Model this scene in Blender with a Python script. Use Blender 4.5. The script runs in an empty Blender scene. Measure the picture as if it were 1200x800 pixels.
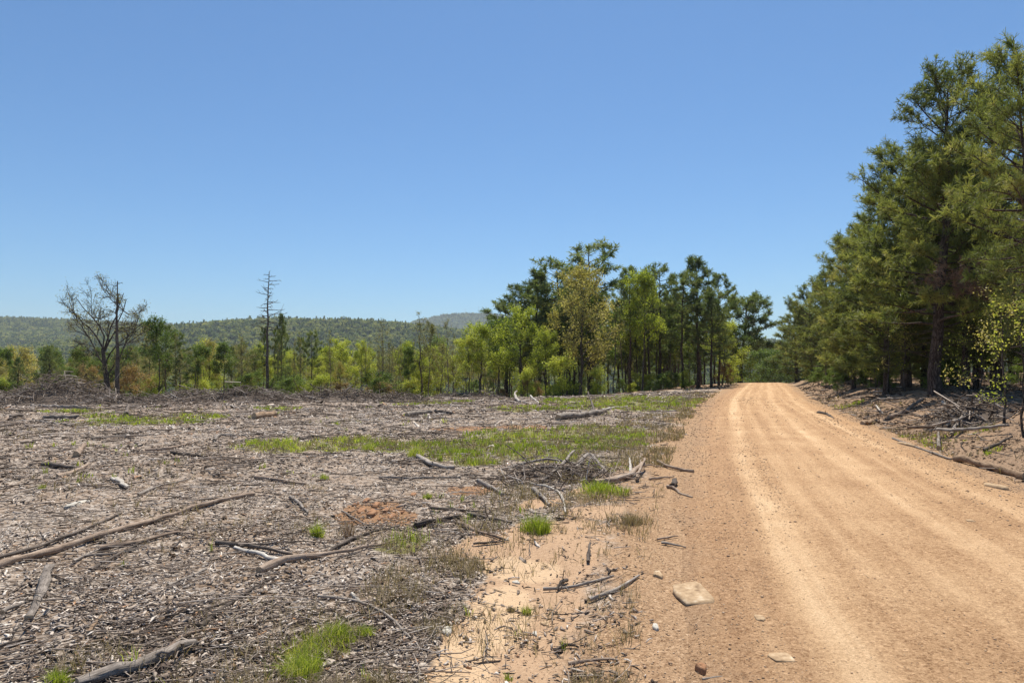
import bpy, math, time
import numpy as np
from mathutils import Vector, Euler
T0 = time.time()
R = math.radians
PI = math.pi
scene = bpy.context.scene
COL = scene.collection

# ------------------------------------------------------------------ camera, sky, sun, exposure
CAMZ = 1.7
HOR = 424.0
F = 800.0
cam_d = bpy.data.cameras.new("camera")
cam_d.lens = 24.0
cam_d.sensor_width = 36.0
cam_d.clip_start = 0.05
cam_d.clip_end = 20000
cam = bpy.data.objects.new("camera", cam_d)
COL.objects.link(cam)
cam.location = (0, 0, CAMZ)
cam.rotation_euler = (R(90) + math.atan((HOR - 400) / F), 0, 0)
scene.camera = cam

SUN_EL = R(65)
SUN_AZ = R(10)           # measured from the view axis (+Y), positive is to the right
world = bpy.data.worlds.new("World")
scene.world = world
world.use_nodes = True
wn = world.node_tree
sky = wn.nodes.new("ShaderNodeTexSky")
sky.sky_type = 'NISHITA'
sky.sun_disc = False
sky.sun_elevation = SUN_EL
sky.sun_rotation = SUN_AZ
sky.altitude = 250
sky.air_density = 1.0
sky.dust_density = 0.4
sky.ozone_density = 5.0
bg = wn.nodes["Background"]
bg.inputs[1].default_value = 0.073
tint = wn.nodes.new("ShaderNodeMix"); tint.data_type = 'RGBA'; tint.blend_type = 'MULTIPLY'
tint.inputs[0].default_value = 1.0; tint.inputs[7].default_value = (0.70, 1.0, 1.17, 1)     # a cleaner, bluer air than the default
wn.links.new(sky.outputs[0], tint.inputs[6])
wn.links.new(tint.outputs[2], bg.inputs[0])

sd = bpy.data.lights.new("sun", 'SUN')
sd.energy = 5.0
sd.angle = R(0.5)
sd.color = (1.0, 0.925, 0.80)
sun = bpy.data.objects.new("sun", sd)
COL.objects.link(sun)
sdir = Vector((math.sin(SUN_AZ) * math.cos(SUN_EL), math.cos(SUN_AZ) * math.cos(SUN_EL), math.sin(SUN_EL)))
sun.rotation_euler = sdir.to_track_quat('Z', 'Y').to_euler()
sun.location = (0, 0, 60)

scene.view_settings.view_transform = 'Standard'
scene.view_settings.look = 'None'
scene.view_settings.exposure = 0.5
scene.view_settings.gamma = 1.0
scene.render.engine = 'CYCLES'
scene.cycles.use_denoising = True
scene.cycles.denoiser = 'OPENIMAGEDENOISE'
scene.cycles.max_bounces = 6
scene.cycles.diffuse_bounces = 3
scene.cycles.glossy_bounces = 2
scene.cycles.transmission_bounces = 3
scene.cycles.volume_bounces = 0
scene.cycles.transparent_max_bounces = 4
scene.cycles.caustics_reflective = False
scene.cycles.caustics_refractive = False

# ------------------------------------------------------------------ numeric helpers
def h2(ix, iy, s):
    n = (ix.astype(np.int64) * 374761393 + iy.astype(np.int64) * 668265263 + s * 1442695041) & 0x7fffffff
    n = ((n ^ (n >> 13)) * 1274126177) & 0x7fffffff
    n = (n ^ (n >> 16)) & 0xffff
    return n / 65535.0

def vn(x, y, s=0):
    x = np.asarray(x, float); y = np.asarray(y, float)
    ix = np.floor(x); iy = np.floor(y)
    fx = x - ix; fy = y - iy
    fx = fx * fx * (3 - 2 * fx); fy = fy * fy * (3 - 2 * fy)
    a = h2(ix, iy, s); b = h2(ix + 1, iy, s); c = h2(ix, iy + 1, s); d = h2(ix + 1, iy + 1, s)
    return (a * (1 - fx) + b * fx) * (1 - fy) + (c * (1 - fx) + d * fx) * fy

def fbm(x, y, s=0, o=4):
    r = 0; a = .5; t = 0
    for i in range(o):
        r = r + a * vn(x * 2 ** i + 17.3 * i, y * 2 ** i - 9.1 * i, s + i); t += a; a *= .5
    return r / t

def ss(a, b, x):
    t = np.clip((np.asarray(x, float) - a) / (b - a), 0, 1)
    return t * t * (3 - 2 * t)

def nrm(v):
    return v / np.maximum(np.linalg.norm(v, axis=-1, keepdims=True), 1e-9)

# ------------------------------------------------------------------ the lie of the land
RY = np.array([-60, -10, 0, 5, 10, 17.5, 24, 32, 40, 48, 60, 72, 86, 102, 130, 180, 300.])
RX = np.array([-6.3, 1.3, 2.45, 3.45, 4.75, 7.0, 9.05, 11.7, 14.6, 17.6, 22.1, 26.6, 31.2, 34.0, 32.0, 18.0, -30.0])
def xc(y): return np.interp(y, RY, RX)
def lat(x, y): return (x - xc(y)) * 0.94
def smooth_interp(y, ks, vs):
    return (np.interp(y - 1.5, ks, vs) + np.interp(y, ks, vs) * 2 + np.interp(y + 1.5, ks, vs)) / 4
def zroad(y):
    return smooth_interp(y, [-60, 0, 20, 32, 48, 66, 76, 90, 110, 150, 250, 400, 600], [0, 0, 0, -.1, -.2, -.35, -.6, -2.2, -6, -14, -28, -36, -38])
def zleft(y):
    return smooth_interp(y, [-60, 0, 15, 25, 35, 45, 60, 75, 90, 120, 200, 350, 500, 600], [0, 0, 0, -.08, -.36, -.78, -1.5, -2.7, -4.3, -8, -20, -33, -38, -38])

def G(x, y):
    x = np.asarray(x, float); y = np.asarray(y, float)
    s = lat(x, y)
    r = np.hypot(x, y)
    ye = np.where(y > 0, np.maximum(y, 0.9 * np.hypot(x * .85, y) * ss(-4, -30, s)), y)
    w = ss(-2.5, -18, s)
    zr = zroad(y)
    z = zr * (1 - w) + zleft(ye) * w
    bank = .72 * ss(2.25, 5.4, s) - .09 * np.exp(-((s - 2.6) / .4) ** 2) + .03 * np.clip(s - 6.5, 0, 40) - .012 * np.clip(s - 30, 0, 400)
    fade = ss(90, 60, y)
    z = z + bank * np.where(s > 0, 1, 0) * fade * ss(400, 80, r)
    # gentle roll and small bumps off the road
    off = ss(2.1, 3.8, np.abs(s))
    z = z + off * ((fbm(x * .16, y * .16, 3, 3) - .5) * .28 * ss(1.5, 6, np.abs(s)) + (fbm(x * .9, y * .9, 5, 3) - .5) * .12 + (vn(x * 4.5, y * 4.5, 8) - .5) * .035 * ss(22, 9, r))
    # shallow washed hollow in the sand beside the road
    z = z - .07 * np.exp(-(((x - .15) / .55) ** 2 + ((y - 5.2) / 1.9) ** 2))
    # far country
    far = ss(420, 620, y)
    if np.any(y > 380):
        nz = (fbm(x / 260, y / 260, 11, 4) - .5)
        c1 = np.interp(x, [-2600, -1425, -1187, -950, -855, -700, -400, 0, 900, 1800], [128, 112, 102, 93, 88, 86, 80, 70, 40, 55])
        k1 = ss(600, 1900, y) * (1 - .55 * ss(1950, 2900, y))
        c2 = np.interp(x, [-1500, -800, -600, -510, -405, -300, -225, -120, 0, 150, 420, 900], [8, 14, 42, 58, 65, 64, 62, 54, 40, 30, 24, 30])
        k2 = ss(480, 1200, y) * (1 - .8 * ss(1230, 1750, y))
        d3 = np.clip(1 - (((x + 170) / 500) ** 2), 0, 1) ** .55
        c3 = 208 * d3
        k3 = ss(2300, 3050, y) * (1 - .6 * ss(3100, 3900, y))
        hill = np.maximum(np.maximum((c1 + 38) * k1, (c2 + 38) * k2), (c3 + 38) * k3)
        z = z + far * (hill + nz * 16 * ss(500, 900, y) * (1 - .6 * k1) )
    return z

def P2W(px, py):
    """a point of the ground as seen along one direction of the photograph"""
    a = (px - 600.0) / F; b = (HOR - py) / F
    d = np.concatenate([np.arange(2.5, 30, .02), np.arange(30, 120, .1)])
    zz = CAMZ + b * d - G(a * d, d)
    i = np.where(zz <= 0)[0]
    D = d[i[0]] if len(i) else 110.0
    return float(a * D), float(D)

# ------------------------------------------------------------------ materials
class NT:
    def __init__(s, m):
        s.m = m; s.t = m.node_tree; s.n = s.t.nodes; s.l = s.t.links
    def add(s, typ, **kw):
        n = s.n.new(typ)
        for k, v in kw.items():
            if k.startswith('i_'):
                key = k[2:]
                key = int(key) if key.isdigit() else key
                n.inputs[key].default_value = v
            else: setattr(n, k, v)
        return n
    def link(s, a, b): s.l.new(a, b)

def newmat(name):
    m = bpy.data.materials.new(name); m.use_nodes = True
    return m, NT(m)

def c4(c): return (c[0], c[1], c[2], 1)

def ramp(nt, fac, stops):
    r = nt.add('ShaderNodeValToRGB')
    e = r.color_ramp.elements
    while len(e) < len(stops): e.new(.5)
    for i, (p, c) in enumerate(stops):
        e[i].position = p; e[i].color = c4(c)
    nt.link(fac, r.inputs[0])
    return r.outputs[0]

def leafmat(name, stops, trans=.35, rough=.55, objvar=.25):
    m, nt = newmat(name)
    b = nt.n['Principled BSDF']
    at = nt.add('ShaderNodeAttribute', attribute_name='v')
    oi = nt.add('ShaderNodeObjectInfo')
    mx = nt.add('ShaderNodeMath', operation='MULTIPLY_ADD'); mx.inputs[1].default_value = objvar
    nt.link(oi.outputs['Random'], mx.inputs[0]); 
    m2 = nt.add('ShaderNodeMath', operation='MULTIPLY'); m2.inputs[1].default_value = 1 - objvar
    nt.link(at.outputs['Fac'], m2.inputs[0]); nt.link(m2.outputs[0], mx.inputs[2])
    col = ramp(nt, mx.outputs[0], stops)
    nt.link(col, b.inputs['Base Color'])
    b.inputs['Roughness'].default_value = rough
    b.inputs['Specular IOR Level'].default_value = .25
    tr = nt.add('ShaderNodeBsdfTranslucent')
    br = nt.add('ShaderNodeMix', data_type='RGBA', blend_type='MULTIPLY'); br.inputs[0].default_value = 1
    nt.link(col, br.inputs[6]); br.inputs[7].default_value = (1.22, 1.28, .72, 1)
    nt.link(br.outputs[2], tr.inputs[0])
    ms = nt.add('ShaderNodeMixShader'); ms.inputs[0].default_value = trans
    nt.link(b.outputs[0], ms.inputs[1]); nt.link(tr.outputs[0], ms.inputs[2])
    nt.link(ms.outputs[0], nt.n['Material Output'].inputs[0])
    return m

def barkmat(name, c_dark, c_mid, c_light, scale=9, stretch=.22, bump=.6, rough=.9):
    m, nt = newmat(name)
    b = nt.n['Principled BSDF']
    tc = nt.add('ShaderNodeTexCoord')
    mp = nt.add('ShaderNodeMapping'); mp.inputs['Scale'].default_value = (1, 1, stretch)
    nt.link(tc.outputs['Object'], mp.inputs[0])
    vo = nt.add('ShaderNodeTexVoronoi', feature='DISTANCE_TO_EDGE'); vo.inputs['Scale'].default_value = scale
    no = nt.add('ShaderNodeTexNoise'); no.inputs['Scale'].default_value = scale * 1.7; no.inputs['Detail'].default_value = 6
    nt.link(mp.outputs[0], no.inputs['Vector'])
    wr = nt.add('ShaderNodeMix', data_type='RGBA', blend_type='LINEAR_LIGHT'); wr.inputs[0].default_value = .12
    nt.link(mp.outputs[0], wr.inputs[6]); nt.link(no.outputs['Color'], wr.inputs[7])
    nt.link(wr.outputs[2], vo.inputs['Vector'])
    mr = nt.add('ShaderNodeMapRange'); mr.inputs[2].default_value = .22
    nt.link(vo.outputs['Distance'], mr.inputs[0])
    mu = nt.add('ShaderNodeMath', operation='MULTIPLY'); nt.link(mr.outputs[0], mu.inputs[0]); nt.link(no.outputs['Fac'], mu.inputs[1])
    at = nt.add('ShaderNodeAttribute', attribute_name='v')
    oi = nt.add('ShaderNodeObjectInfo')
    ad = nt.add('ShaderNodeMath', operation='MULTIPLY_ADD'); ad.inputs[1].default_value = .22
    nt.link(oi.outputs['Random'], ad.inputs[0]); nt.link(mu.outputs[0], ad.inputs[2])
    col = ramp(nt, ad.outputs[0], [(.1, c_dark), (.42, c_mid), (.8, c_light)])
    nt.link(col, b.inputs['Base Color'])
    b.inputs['Roughness'].default_value = rough
    b.inputs['Specular IOR Level'].default_value = .2
    bp = nt.add('ShaderNodeBump'); bp.inputs['Strength'].default_value = bump; bp.inputs['Distance'].default_value = .02
    nt.link(mu.outputs[0], bp.inputs['Height']); nt.link(bp.outputs[0], b.inputs['Normal'])
    return m

def woodmat(name, c_dark, c_mid, c_light, k=1.):
    """weathered wood: streaks and checks running along each limb"""
    m, nt = newmat(name)
    b = nt.n['Principled BSDF']; b.inputs['Roughness'].default_value = .88; b.inputs['Specular IOR Level'].default_value = .2
    at = nt.add('ShaderNodeAttribute', attribute_name='grain')
    mp = nt.add('ShaderNodeMapping'); mp.inputs['Scale'].default_value = (1, 1, .07); nt.link(at.outputs['Vector'], mp.inputs[0])
    oi = nt.add('ShaderNodeObjectInfo')
    vm = nt.add('ShaderNodeVectorMath', operation='ADD'); nt.link(mp.outputs[0], vm.inputs[0]); nt.link(oi.outputs['Random'], vm.inputs[1])
    n1 = nt.add('ShaderNodeTexNoise'); n1.inputs['Scale'].default_value = 130 * k; n1.inputs['Detail'].default_value = 5; n1.inputs['Roughness'].default_value = .7; nt.link(vm.outputs[0], n1.inputs['Vector'])
    m2 = nt.add('ShaderNodeMapping'); m2.inputs['Scale'].default_value = (1, 1, .35); nt.link(at.outputs['Vector'], m2.inputs[0])
    n2 = nt.add('ShaderNodeTexNoise'); n2.inputs['Scale'].default_value = 22 * k; n2.inputs['Detail'].default_value = 6; n2.inputs['Roughness'].default_value = .65; nt.link(m2.outputs[0], n2.inputs['Vector'])
    a1 = nt.add('ShaderNodeMath', operation='MULTIPLY_ADD'); a1.inputs[1].default_value = .75; nt.link(n1.outputs['Fac'], a1.inputs[0])
    a2 = nt.add('ShaderNodeMath', operation='MULTIPLY_ADD'); a2.inputs[1].default_value = .75; nt.link(n2.outputs['Fac'], a2.inputs[0])
    a3 = nt.add('ShaderNodeMath', operation='MULTIPLY_ADD'); a3.inputs[1].default_value = .16; a3.inputs[2].default_value = -.32; nt.link(oi.outputs['Random'], a3.inputs[0])
    nt.link(a3.outputs[0], a2.inputs[2]); nt.link(a2.outputs[0], a1.inputs[2])
    nt.link(ramp(nt, a1.outputs[0], [(.28, c_dark), (.5, c_mid), (.74, c_light)]), b.inputs['Base Color'])
    bp = nt.add('ShaderNodeBump'); bp.inputs['Strength'].default_value = .9; bp.inputs['Distance'].default_value = .008
    nt.link(n1.outputs['Fac'], bp.inputs['Height']); nt.link(bp.outputs[0], b.inputs['Normal'])
    return m

def attrmat(name, stops, rough=.9, spec=.15, nscale=60, namt=.3):
    """colour from the per-piece value v, broken up by fine grain"""
    m, nt = newmat(name)
    b = nt.n['Principled BSDF']
    at = nt.add('ShaderNodeAttribute', attribute_name='v')
    tc = nt.add('ShaderNodeTexCoord')
    no = nt.add('ShaderNodeTexNoise'); no.inputs['Scale'].default_value = nscale; no.inputs['Detail'].default_value = 3
    nt.link(tc.outputs['Object'], no.inputs['Vector'])
    ma = nt.add('ShaderNodeMath', operation='MULTIPLY_ADD'); ma.inputs[1].default_value = namt
    nt.link(no.outputs['Fac'], ma.inputs[0]); 
    sb = nt.add('ShaderNodeMath', operation='SUBTRACT'); sb.inputs[1].default_value = namt * .5
    nt.link(at.outputs['Fac'], sb.inputs[0]); nt.link(sb.outputs[0], ma.inputs[2])
    col = ramp(nt, ma.outputs[0], stops)
    nt.link(col, b.inputs['Base Color'])
    b.inputs['Roughness'].default_value = rough
    b.inputs['Specular IOR Level'].default_value = spec
    return m

M = {}
M['needles'] = leafmat('pine_needles', [(0, (.07, .098, .037)), (.35, (.16, .188, .06)), (.7, (.27, .29, .09)), (1, (.43, .38, .14))], trans=.42)
M['needles_far'] = leafmat('pine_needles_blue_green', [(0, (.075, .105, .045)), (.5, (.155, .195, .07)), (1, (.27, .29, .11))], trans=.42)
M['needles_brown'] = leafmat('dead_needles', [(0, (.13, .08, .055)), (1, (.32, .21, .14))], trans=.2)
M['lime'] = leafmat('lime_leaves', [(0, (.13, .165, .025)), (.5, (.32, .37, .06)), (1, (.56, .55, .13))], trans=.5)
M['green'] = leafmat('green_leaves', [(0, (.05, .085, .02)), (.5, (.13, .19, .04)), (1, (.26, .31, .08))], trans=.4)
M['gold'] = leafmat('golden_leaves', [(0, (.20, .18, .055)), (.5, (.42, .37, .12)), (1, (.62, .54, .23))], trans=.4)
M['olive'] = leafmat('olive_leaves', [(0, (.11, .115, .045)), (.5, (.24, .23, .085)), (1, (.40, .34, .15))], trans=.35)
M['rust'] = leafmat('rust_leaves', [(0, (.13, .08, .035)), (.5, (.26, .17, .07)), (1, (.38, .27, .13))], trans=.35)
M['canopy'] = leafmat('distant_canopy', [(0, (.04, .07, .03)), (.3, (.09, .13, .045)), (.55, (.19, .22, .065)), (.85, (.33, .33, .10)), (1, (.30, .25, .14))], trans=.4, objvar=.75)
M['bark'] = barkmat('pine_bark', (.025, .019, .015), (.075, .055, .045), (.17, .135, .115), scale=11)
M['bark_dark'] = barkmat('dark_bark', (.03, .025, .021), (.085, .072, .062), (.18, .16, .14), scale=13)
M['bark_grey'] = barkmat('grey_bark', (.05, .042, .038), (.14, .12, .105), (.30, .27, .24), scale=14)
M['wood_brown'] = woodmat('brown_bark_stick', (.08, .058, .045), (.27, .20, .15), (.46, .365, .285))
M['wood_grey'] = woodmat('weathered_wood', (.08, .066, .056), (.25, .215, .185), (.46, .41, .36))
M['wood_dark'] = woodmat('dark_weathered_stick', (.03, .024, .02), (.11, .088, .073), (.24, .20, .17))
M['wood_pale'] = woodmat('bleached_wood', (.20, .175, .145), (.44, .40, .35), (.66, .62, .56))
M['wood_tan'] = woodmat('tan_log', (.10, .065, .04), (.27, .185, .12), (.45, .33, .23))
M['cut'] = attrmat('cut_wood', [(0, (.20, .15, .10)), (.5, (.36, .28, .19)), (1, (.5, .4, .28))], nscale=60, namt=.8)
M['chips'] = attrmat('wood_chips', [(0, (.045, .032, .024)), (.25, (.165, .125, .10)), (.5, (.325, .268, .22)), (.75, (.50, .43, .37)), (.93, (.70, .64, .57)), (1, (.38, .21, .11))], nscale=70)
M['floor_leaves'] = attrmat('dry_leaves', [(0, (.04, .026, .018)), (.4, (.15, .10, .065)), (.75, (.31, .22, .145)), (1, (.50, .39, .27))], nscale=70)
M['twigs'] = attrmat('twigs', [(0, (.04, .03, .025)), (.5, (.19, .15, .12)), (.85, (.42, .36, .31)), (1, (.6, .55, .5))], nscale=40)
M['grass'] = leafmat('grass_blades', [(0, (.12, .16, .02)), (.5, (.29, .36, .05)), (.85, (.47, .49, .10)), (1, (.54, .46, .2))], trans=.45, objvar=.1)
M['hay'] = leafmat('dry_grass', [(0, (.12, .09, .055)), (.5, (.26, .2, .125)), (1, (.44, .36, .23))], trans=.3, objvar=.1)
M['pebbles'] = attrmat('pebbles', [(0, (.28, .18, .115)), (.5, (.44, .30, .19)), (.85, (.58, .42, .28)), (1, (.72, .62, .5))], nscale=50)
M['stone'] = attrmat('sandstone', [(0, (.15, .095, .055)), (.35, (.33, .23, .14)), (.6, (.42, .30, .185)), (1, (.62, .52, .38))], nscale=24, namt=1.1)
M['stone_white'] = attrmat('white_stone', [(0, (.32, .30, .26)), (1, (.60, .57, .51))], nscale=30, namt=.5)
M['clod'] = attrmat('red_clay', [(0, (.14, .065, .035)), (.5, (.29, .155, .085)), (1, (.44, .28, .17))], nscale=35, namt=.6)
M['steel'] = attrmat('galvanised_steel', [(0, (.3, .3, .32)), (1, (.5, .5, .52))])

# ------------------------------------------------------------------ mesh builder
class MB:
    def __init__(s): s.V = []; s.F = []; s.A = []; s.n = 0; s.MI = []; s.GR = []; s.has = False
    def add(s, V, Fc, v=None, mi=0, gr=None):
        V = np.asarray(V, np.float32).reshape(-1, 3)
        Fc = np.asarray(Fc, np.int64)
        if len(V) == 0 or len(Fc) == 0: return
        s.V.append(V); s.F.append(Fc + s.n)
        if v is None: v = np.full(len(V), .5, np.float32)
        v = np.broadcast_to(np.asarray(v, np.float32), (len(V),))
        s.A.append(v); s.MI.append(np.full(len(Fc), mi, np.int32)); s.n += len(V)
        if gr is not None: s.has = True
        s.GR.append(np.zeros((len(V), 3), np.float32) if gr is None else np.asarray(gr, np.float32).reshape(-1, 3))
    def mesh(s, name, mats, smooth=False, attrs=None):
        me = bpy.data.meshes.new(name)
        V = np.concatenate(s.V); A = np.concatenate(s.A)
        tot = []; loops = []; mi = []
        for f, m_ in zip(s.F, s.MI):
            loops.append(f.ravel()); tot.append(np.full(len(f), f.shape[1])); mi.append(m_)
        loops = np.concatenate(loops); tot = np.concatenate(tot); mi = np.concatenate(mi)
        st = np.concatenate([[0], np.cumsum(tot)[:-1]])
        me.vertices.add(len(V)); me.vertices.foreach_set('co', V.ravel())
        me.loops.add(len(loops)); me.loops.foreach_set('vertex_index', loops.astype(np.int32))
        me.polygons.add(len(tot)); me.polygons.foreach_set('loop_start', st.astype(np.int32))
        me.polygons.foreach_set('material_index', mi)
        if smooth: me.polygons.foreach_set('use_smooth', np.ones(len(tot), bool))
        a = me.attributes.new('v', 'FLOAT', 'POINT'); a.data.foreach_set('value', A)
        if s.has:
            a = me.attributes.new('grain', 'FLOAT_VECTOR', 'POINT'); a.data.foreach_set('vector', np.concatenate(s.GR).ravel())
        for k, arr in (attrs or {}).items():
            a = me.attributes.new(k, 'FLOAT', 'POINT'); a.data.foreach_set('value', np.asarray(arr, np.float32))
        for m_ in (mats if isinstance(mats, (list, tuple)) else [mats]): me.materials.append(m_)
        me.update(calc_edges=True)
        return me

def link(name, data, parent=None, loc=None):
    o = bpy.data.objects.new(name, data); COL.objects.link(o)
    if parent is not None: o.parent = parent
    if loc is not None: o.location = loc
    return o

def tag(o, label=None, cat=None, group=None, kind=None):
    if label: o['label'] = label
    if cat: o['category'] = cat
    if group: o['group'] = group
    if kind: o['kind'] = kind
    return o

def thing(name, loc, label, cat, group=None, rz=0, sc=None):
    o = bpy.data.objects.new(name, None); COL.objects.link(o)
    o.empty_display_size = .2
    o.location = loc; o.rotation_euler = (0, 0, rz)
    if sc is not None: o.scale = sc
    return tag(o, label, cat, group)

def tubes(P, Rr, k):
    """P (B,n,3) centre lines, Rr (B,n) radii -> verts, quads"""
    P = np.asarray(P, float); Rr = np.asarray(Rr, float)
    B, n, _ = P.shape
    T = nrm(np.gradient(P, axis=1))
    m = nrm(T.mean(axis=1, keepdims=True))
    ref = np.where(np.abs(m[..., 2:3]) < .8, np.array([0, 0, 1.]), np.array([1., 0, 0]))
    ref = np.broadcast_to(ref, T.shape)
    U = nrm(np.cross(T, ref)); W = np.cross(T, U)
    a = np.arange(k) * 2 * PI / k
    V = P[:, :, None] + Rr[:, :, None, None] * (np.cos(a)[None, None, :, None] * U[:, :, None] + np.sin(a)[None, None, :, None] * W[:, :, None])
    b = np.arange(B)[:, None, None] * n * k; i = np.arange(n - 1)[None, :, None] * k; j = np.arange(k)[None, None, :]; j2 = (j + 1) % k
    F4 = np.stack(np.broadcast_arrays(b + i + j, b + i + j2, b + i + k + j2, b + i + k + j), -1).reshape(-1, 4)
    return V.reshape(-1, 3), F4

def grain_of(P, Rr, k):
    """a lengthwise coordinate round and along each tube, for the grain of wood"""
    P = np.asarray(P, float); Rr = np.asarray(Rr, float); B, n, _ = P.shape
    L = np.concatenate([np.zeros((B, 1)), np.cumsum(np.linalg.norm(np.diff(P, axis=1), axis=2), axis=1)], 1)
    a = np.arange(k) * 2 * PI / k; R0 = Rr.mean(axis=1, keepdims=True) * np.ones_like(Rr)
    return np.stack(np.broadcast_arrays(R0[..., None] * np.cos(a), R0[..., None] * np.sin(a), L[..., None]), -1).reshape(-1, 3)

def needles(rg, C, D, K, L, w, spread=.75):
    N = len(C)
    d = nrm(D[:, None] * .8 + rg.normal(size=(N, K, 3)) * spread)
    c = C[:, None] + rg.normal(size=(N, K, 3)) * L * .06
    ln = L * rg.uniform(.7, 1.15, (N, K, 1))
    sdv = nrm(np.cross(d, rg.normal(size=(N, K, 3)))) * w
    tip = c + d * ln
    V = np.stack([c - sdv * .5, c + sdv * .5, tip + sdv * .35, tip - sdv * .35], 2).reshape(-1, 3)
    return V, np.arange(N * K * 4).reshape(-1, 4)

def leaves(rg, C, n, spread, size, aspect=.6):
    """n leaf quads round each anchor; each a folded-diamond quad"""
    N = len(C)
    c = np.repeat(C, n, 0) + rg.normal(size=(N * n, 3)) * spread
    a = nrm(rg.normal(size=(N * n, 3)) + np.array([0, 0, -.15]))
    b = nrm(np.cross(a, rg.normal(size=(N * n, 3)) + np.array([0, 0, 1.2])))
    s = size * rg.uniform(.6, 1.3, (N * n, 1))
    V = np.stack([c - a * s * .5, c + b * s * aspect * .5, c + a * s * .5, c - b * s * aspect * .5], 1).reshape(-1, 3)
    return V, np.arange(N * n * 4).reshape(-1, 4)

def bez(p0, d, L, n, rg, wob=.06, up=0.0):
    """a wandering centre line of n points"""
    P = [np.array(p0, float)]; d = np.array(d, float); d /= np.linalg.norm(d)
    for i in range(n - 1):
        d = d + rg.normal(size=3) * wob + np.array([0, 0, up])
        d /= np.linalg.norm(d)
        P.append(P[-1] + d * L / (n - 1))
    return np.array(P)

# ------------------------------------------------------------------ tree makers: each gives (trunk mesh, crown mesh, height)
def make_pine(seed, H=10., r0=.17, cb=.25, spread=2.6, nb=60, K=9, nl=.3, nw=.03, tufts=1.0, twig_tubes=True, shape='cone', mat='needles', lean=.0, dead_low=6):
    rg = np.random.default_rng(seed)
    tr = MB()
    n = 16
    t = np.linspace(0, 1, n)
    wx = np.cumsum(rg.normal(size=n)) * .035 * H / 10; wy = np.cumsum(rg.normal(size=n)) * .035 * H / 10
    P = np.stack([wx - wx[0] + lean * t * H, wy - wy[0], t * H], -1)
    rad = r0 * (1 - t) ** .75 + .012; rad[0] *= 1.3; rad[1] *= 1.08
    V, F4 = tubes(P[None], rad[None], 9); tr.add(V, F4)
    C = []; D = []; BP = []; BR = []; TP = []; TR = []
    for i in range(nb):
        u = (i + rg.uniform(-.3, .3)) / nb; u = min(max(u, 0), 1)
        h = cb + (1 - cb) * u ** .95
        z = h * H * .985
        az = i * 2.39996 + rg.uniform(-.5, .5)
        if shape == 'cone': pr = (1 - u) ** .62 * (.55 + .45 * min(1, u * 5 + .5))
        elif shape == 'flat': pr = (1 - .7 * u ** 5) * (.55 + .45 * math.sin(PI * (u * .72 + .08)))
        elif shape == 'big': pr = (.36 + .64 * (1 - u) ** .8) * (.8 + .2 * math.sin(u * 17))
        else: pr = math.sin(PI * (u * .82 + .12)) ** .8
        L = spread * max(pr, .16) * rg.uniform(.6, 1.18)
        el = -.12 + (.62 if shape == 'flat' else .95) * u + rg.uniform(-.15, .2)
        d = np.array([math.cos(az) * math.cos(el), math.sin(az) * math.cos(el), math.sin(el)])
        p0 = np.array([np.interp(h, t, P[:, 0]), np.interp(h, t, P[:, 1]), z])
        bp = bez(p0, d, L, 6, rg, .10, .05)
        br = max(.012, .045 * L / 2.5) * np.linspace(1, .25, 6)
        BP.append(bp); BR.append(br)
        nt_ = max(4, int(L / .21 * tufts))
        for q in range(nt_):
            s = rg.uniform(.2, 1.0) ** .6
            k = s * 5; i0 = min(int(k), 4); f = k - i0
            pb = bp[i0] * (1 - f) + bp[i0 + 1] * f
            bd = nrm(bp[min(i0 + 1, 5)] - bp[i0])
            td = nrm(bd * .7 + rg.normal(size=3) * np.array([.7, .7, .35]) + np.array([0, 0, .35]))
            tl = rg.uniform(.25, .75) * (1.15 - .4 * s) * spread / 2.6
            tip = pb + td * tl
            TP.append([pb, (pb + tip) / 2 + rg.normal(size=3) * .03, tip]); TR.append([.011, .008, .005])
            for g in (1., .66, .34):
                C.append(pb + td * tl * g); D.append(td)
            if rg.random() < .6:
                t2 = nrm(td + rg.normal(size=3) * .6); C.append(pb + td * tl * .5 + t2 * tl * .45); D.append(t2)
        C.append(bp[-1]); D.append(nrm(bp[-1] - bp[-2]))
    for i in range(dead_low):
        az = rg.uniform(0, 2 * PI); z = rg.uniform(.12, max(cb, .2)) * H
        L = rg.uniform(.3, .8) * spread * .7
        k = z / H
        p0 = np.array([np.interp(k, t, P[:, 0]), np.interp(k, t, P[:, 1]), z])
        bp = bez(p0, [math.cos(az), math.sin(az), rg.uniform(-.25, .2)], L, 6, rg, .12)
        BP.append(bp); BR.append(.018 * np.linspace(1, .3, 6))
    V, F4 = tubes(np.array(BP), np.array(BR), 5); tr.add(V, F4)
    if twig_tubes:
        V, F4 = tubes(np.array(TP), np.array(TR), 3); tr.add(V, F4)
    C = np.array(C); D = np.array(D)
    V, F4 = needles(rg, C, D, K, nl, nw)
    cl = fbm(C[:, 0] * 1.1 + 40, C[:, 2] * 1.1 + C[:, 1] * .9, seed, 2)
    v = np.clip(rg.normal(.0, .16, len(C)) + (cl - .5) * 1.5 + .45, 0, 1)
    cr = MB(); cr.add(V, F4, np.repeat(v, K * 4))
    return tr.mesh('pine_trunk', M['bark'], True), cr.mesh('pine_crown', M[mat]), H

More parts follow.
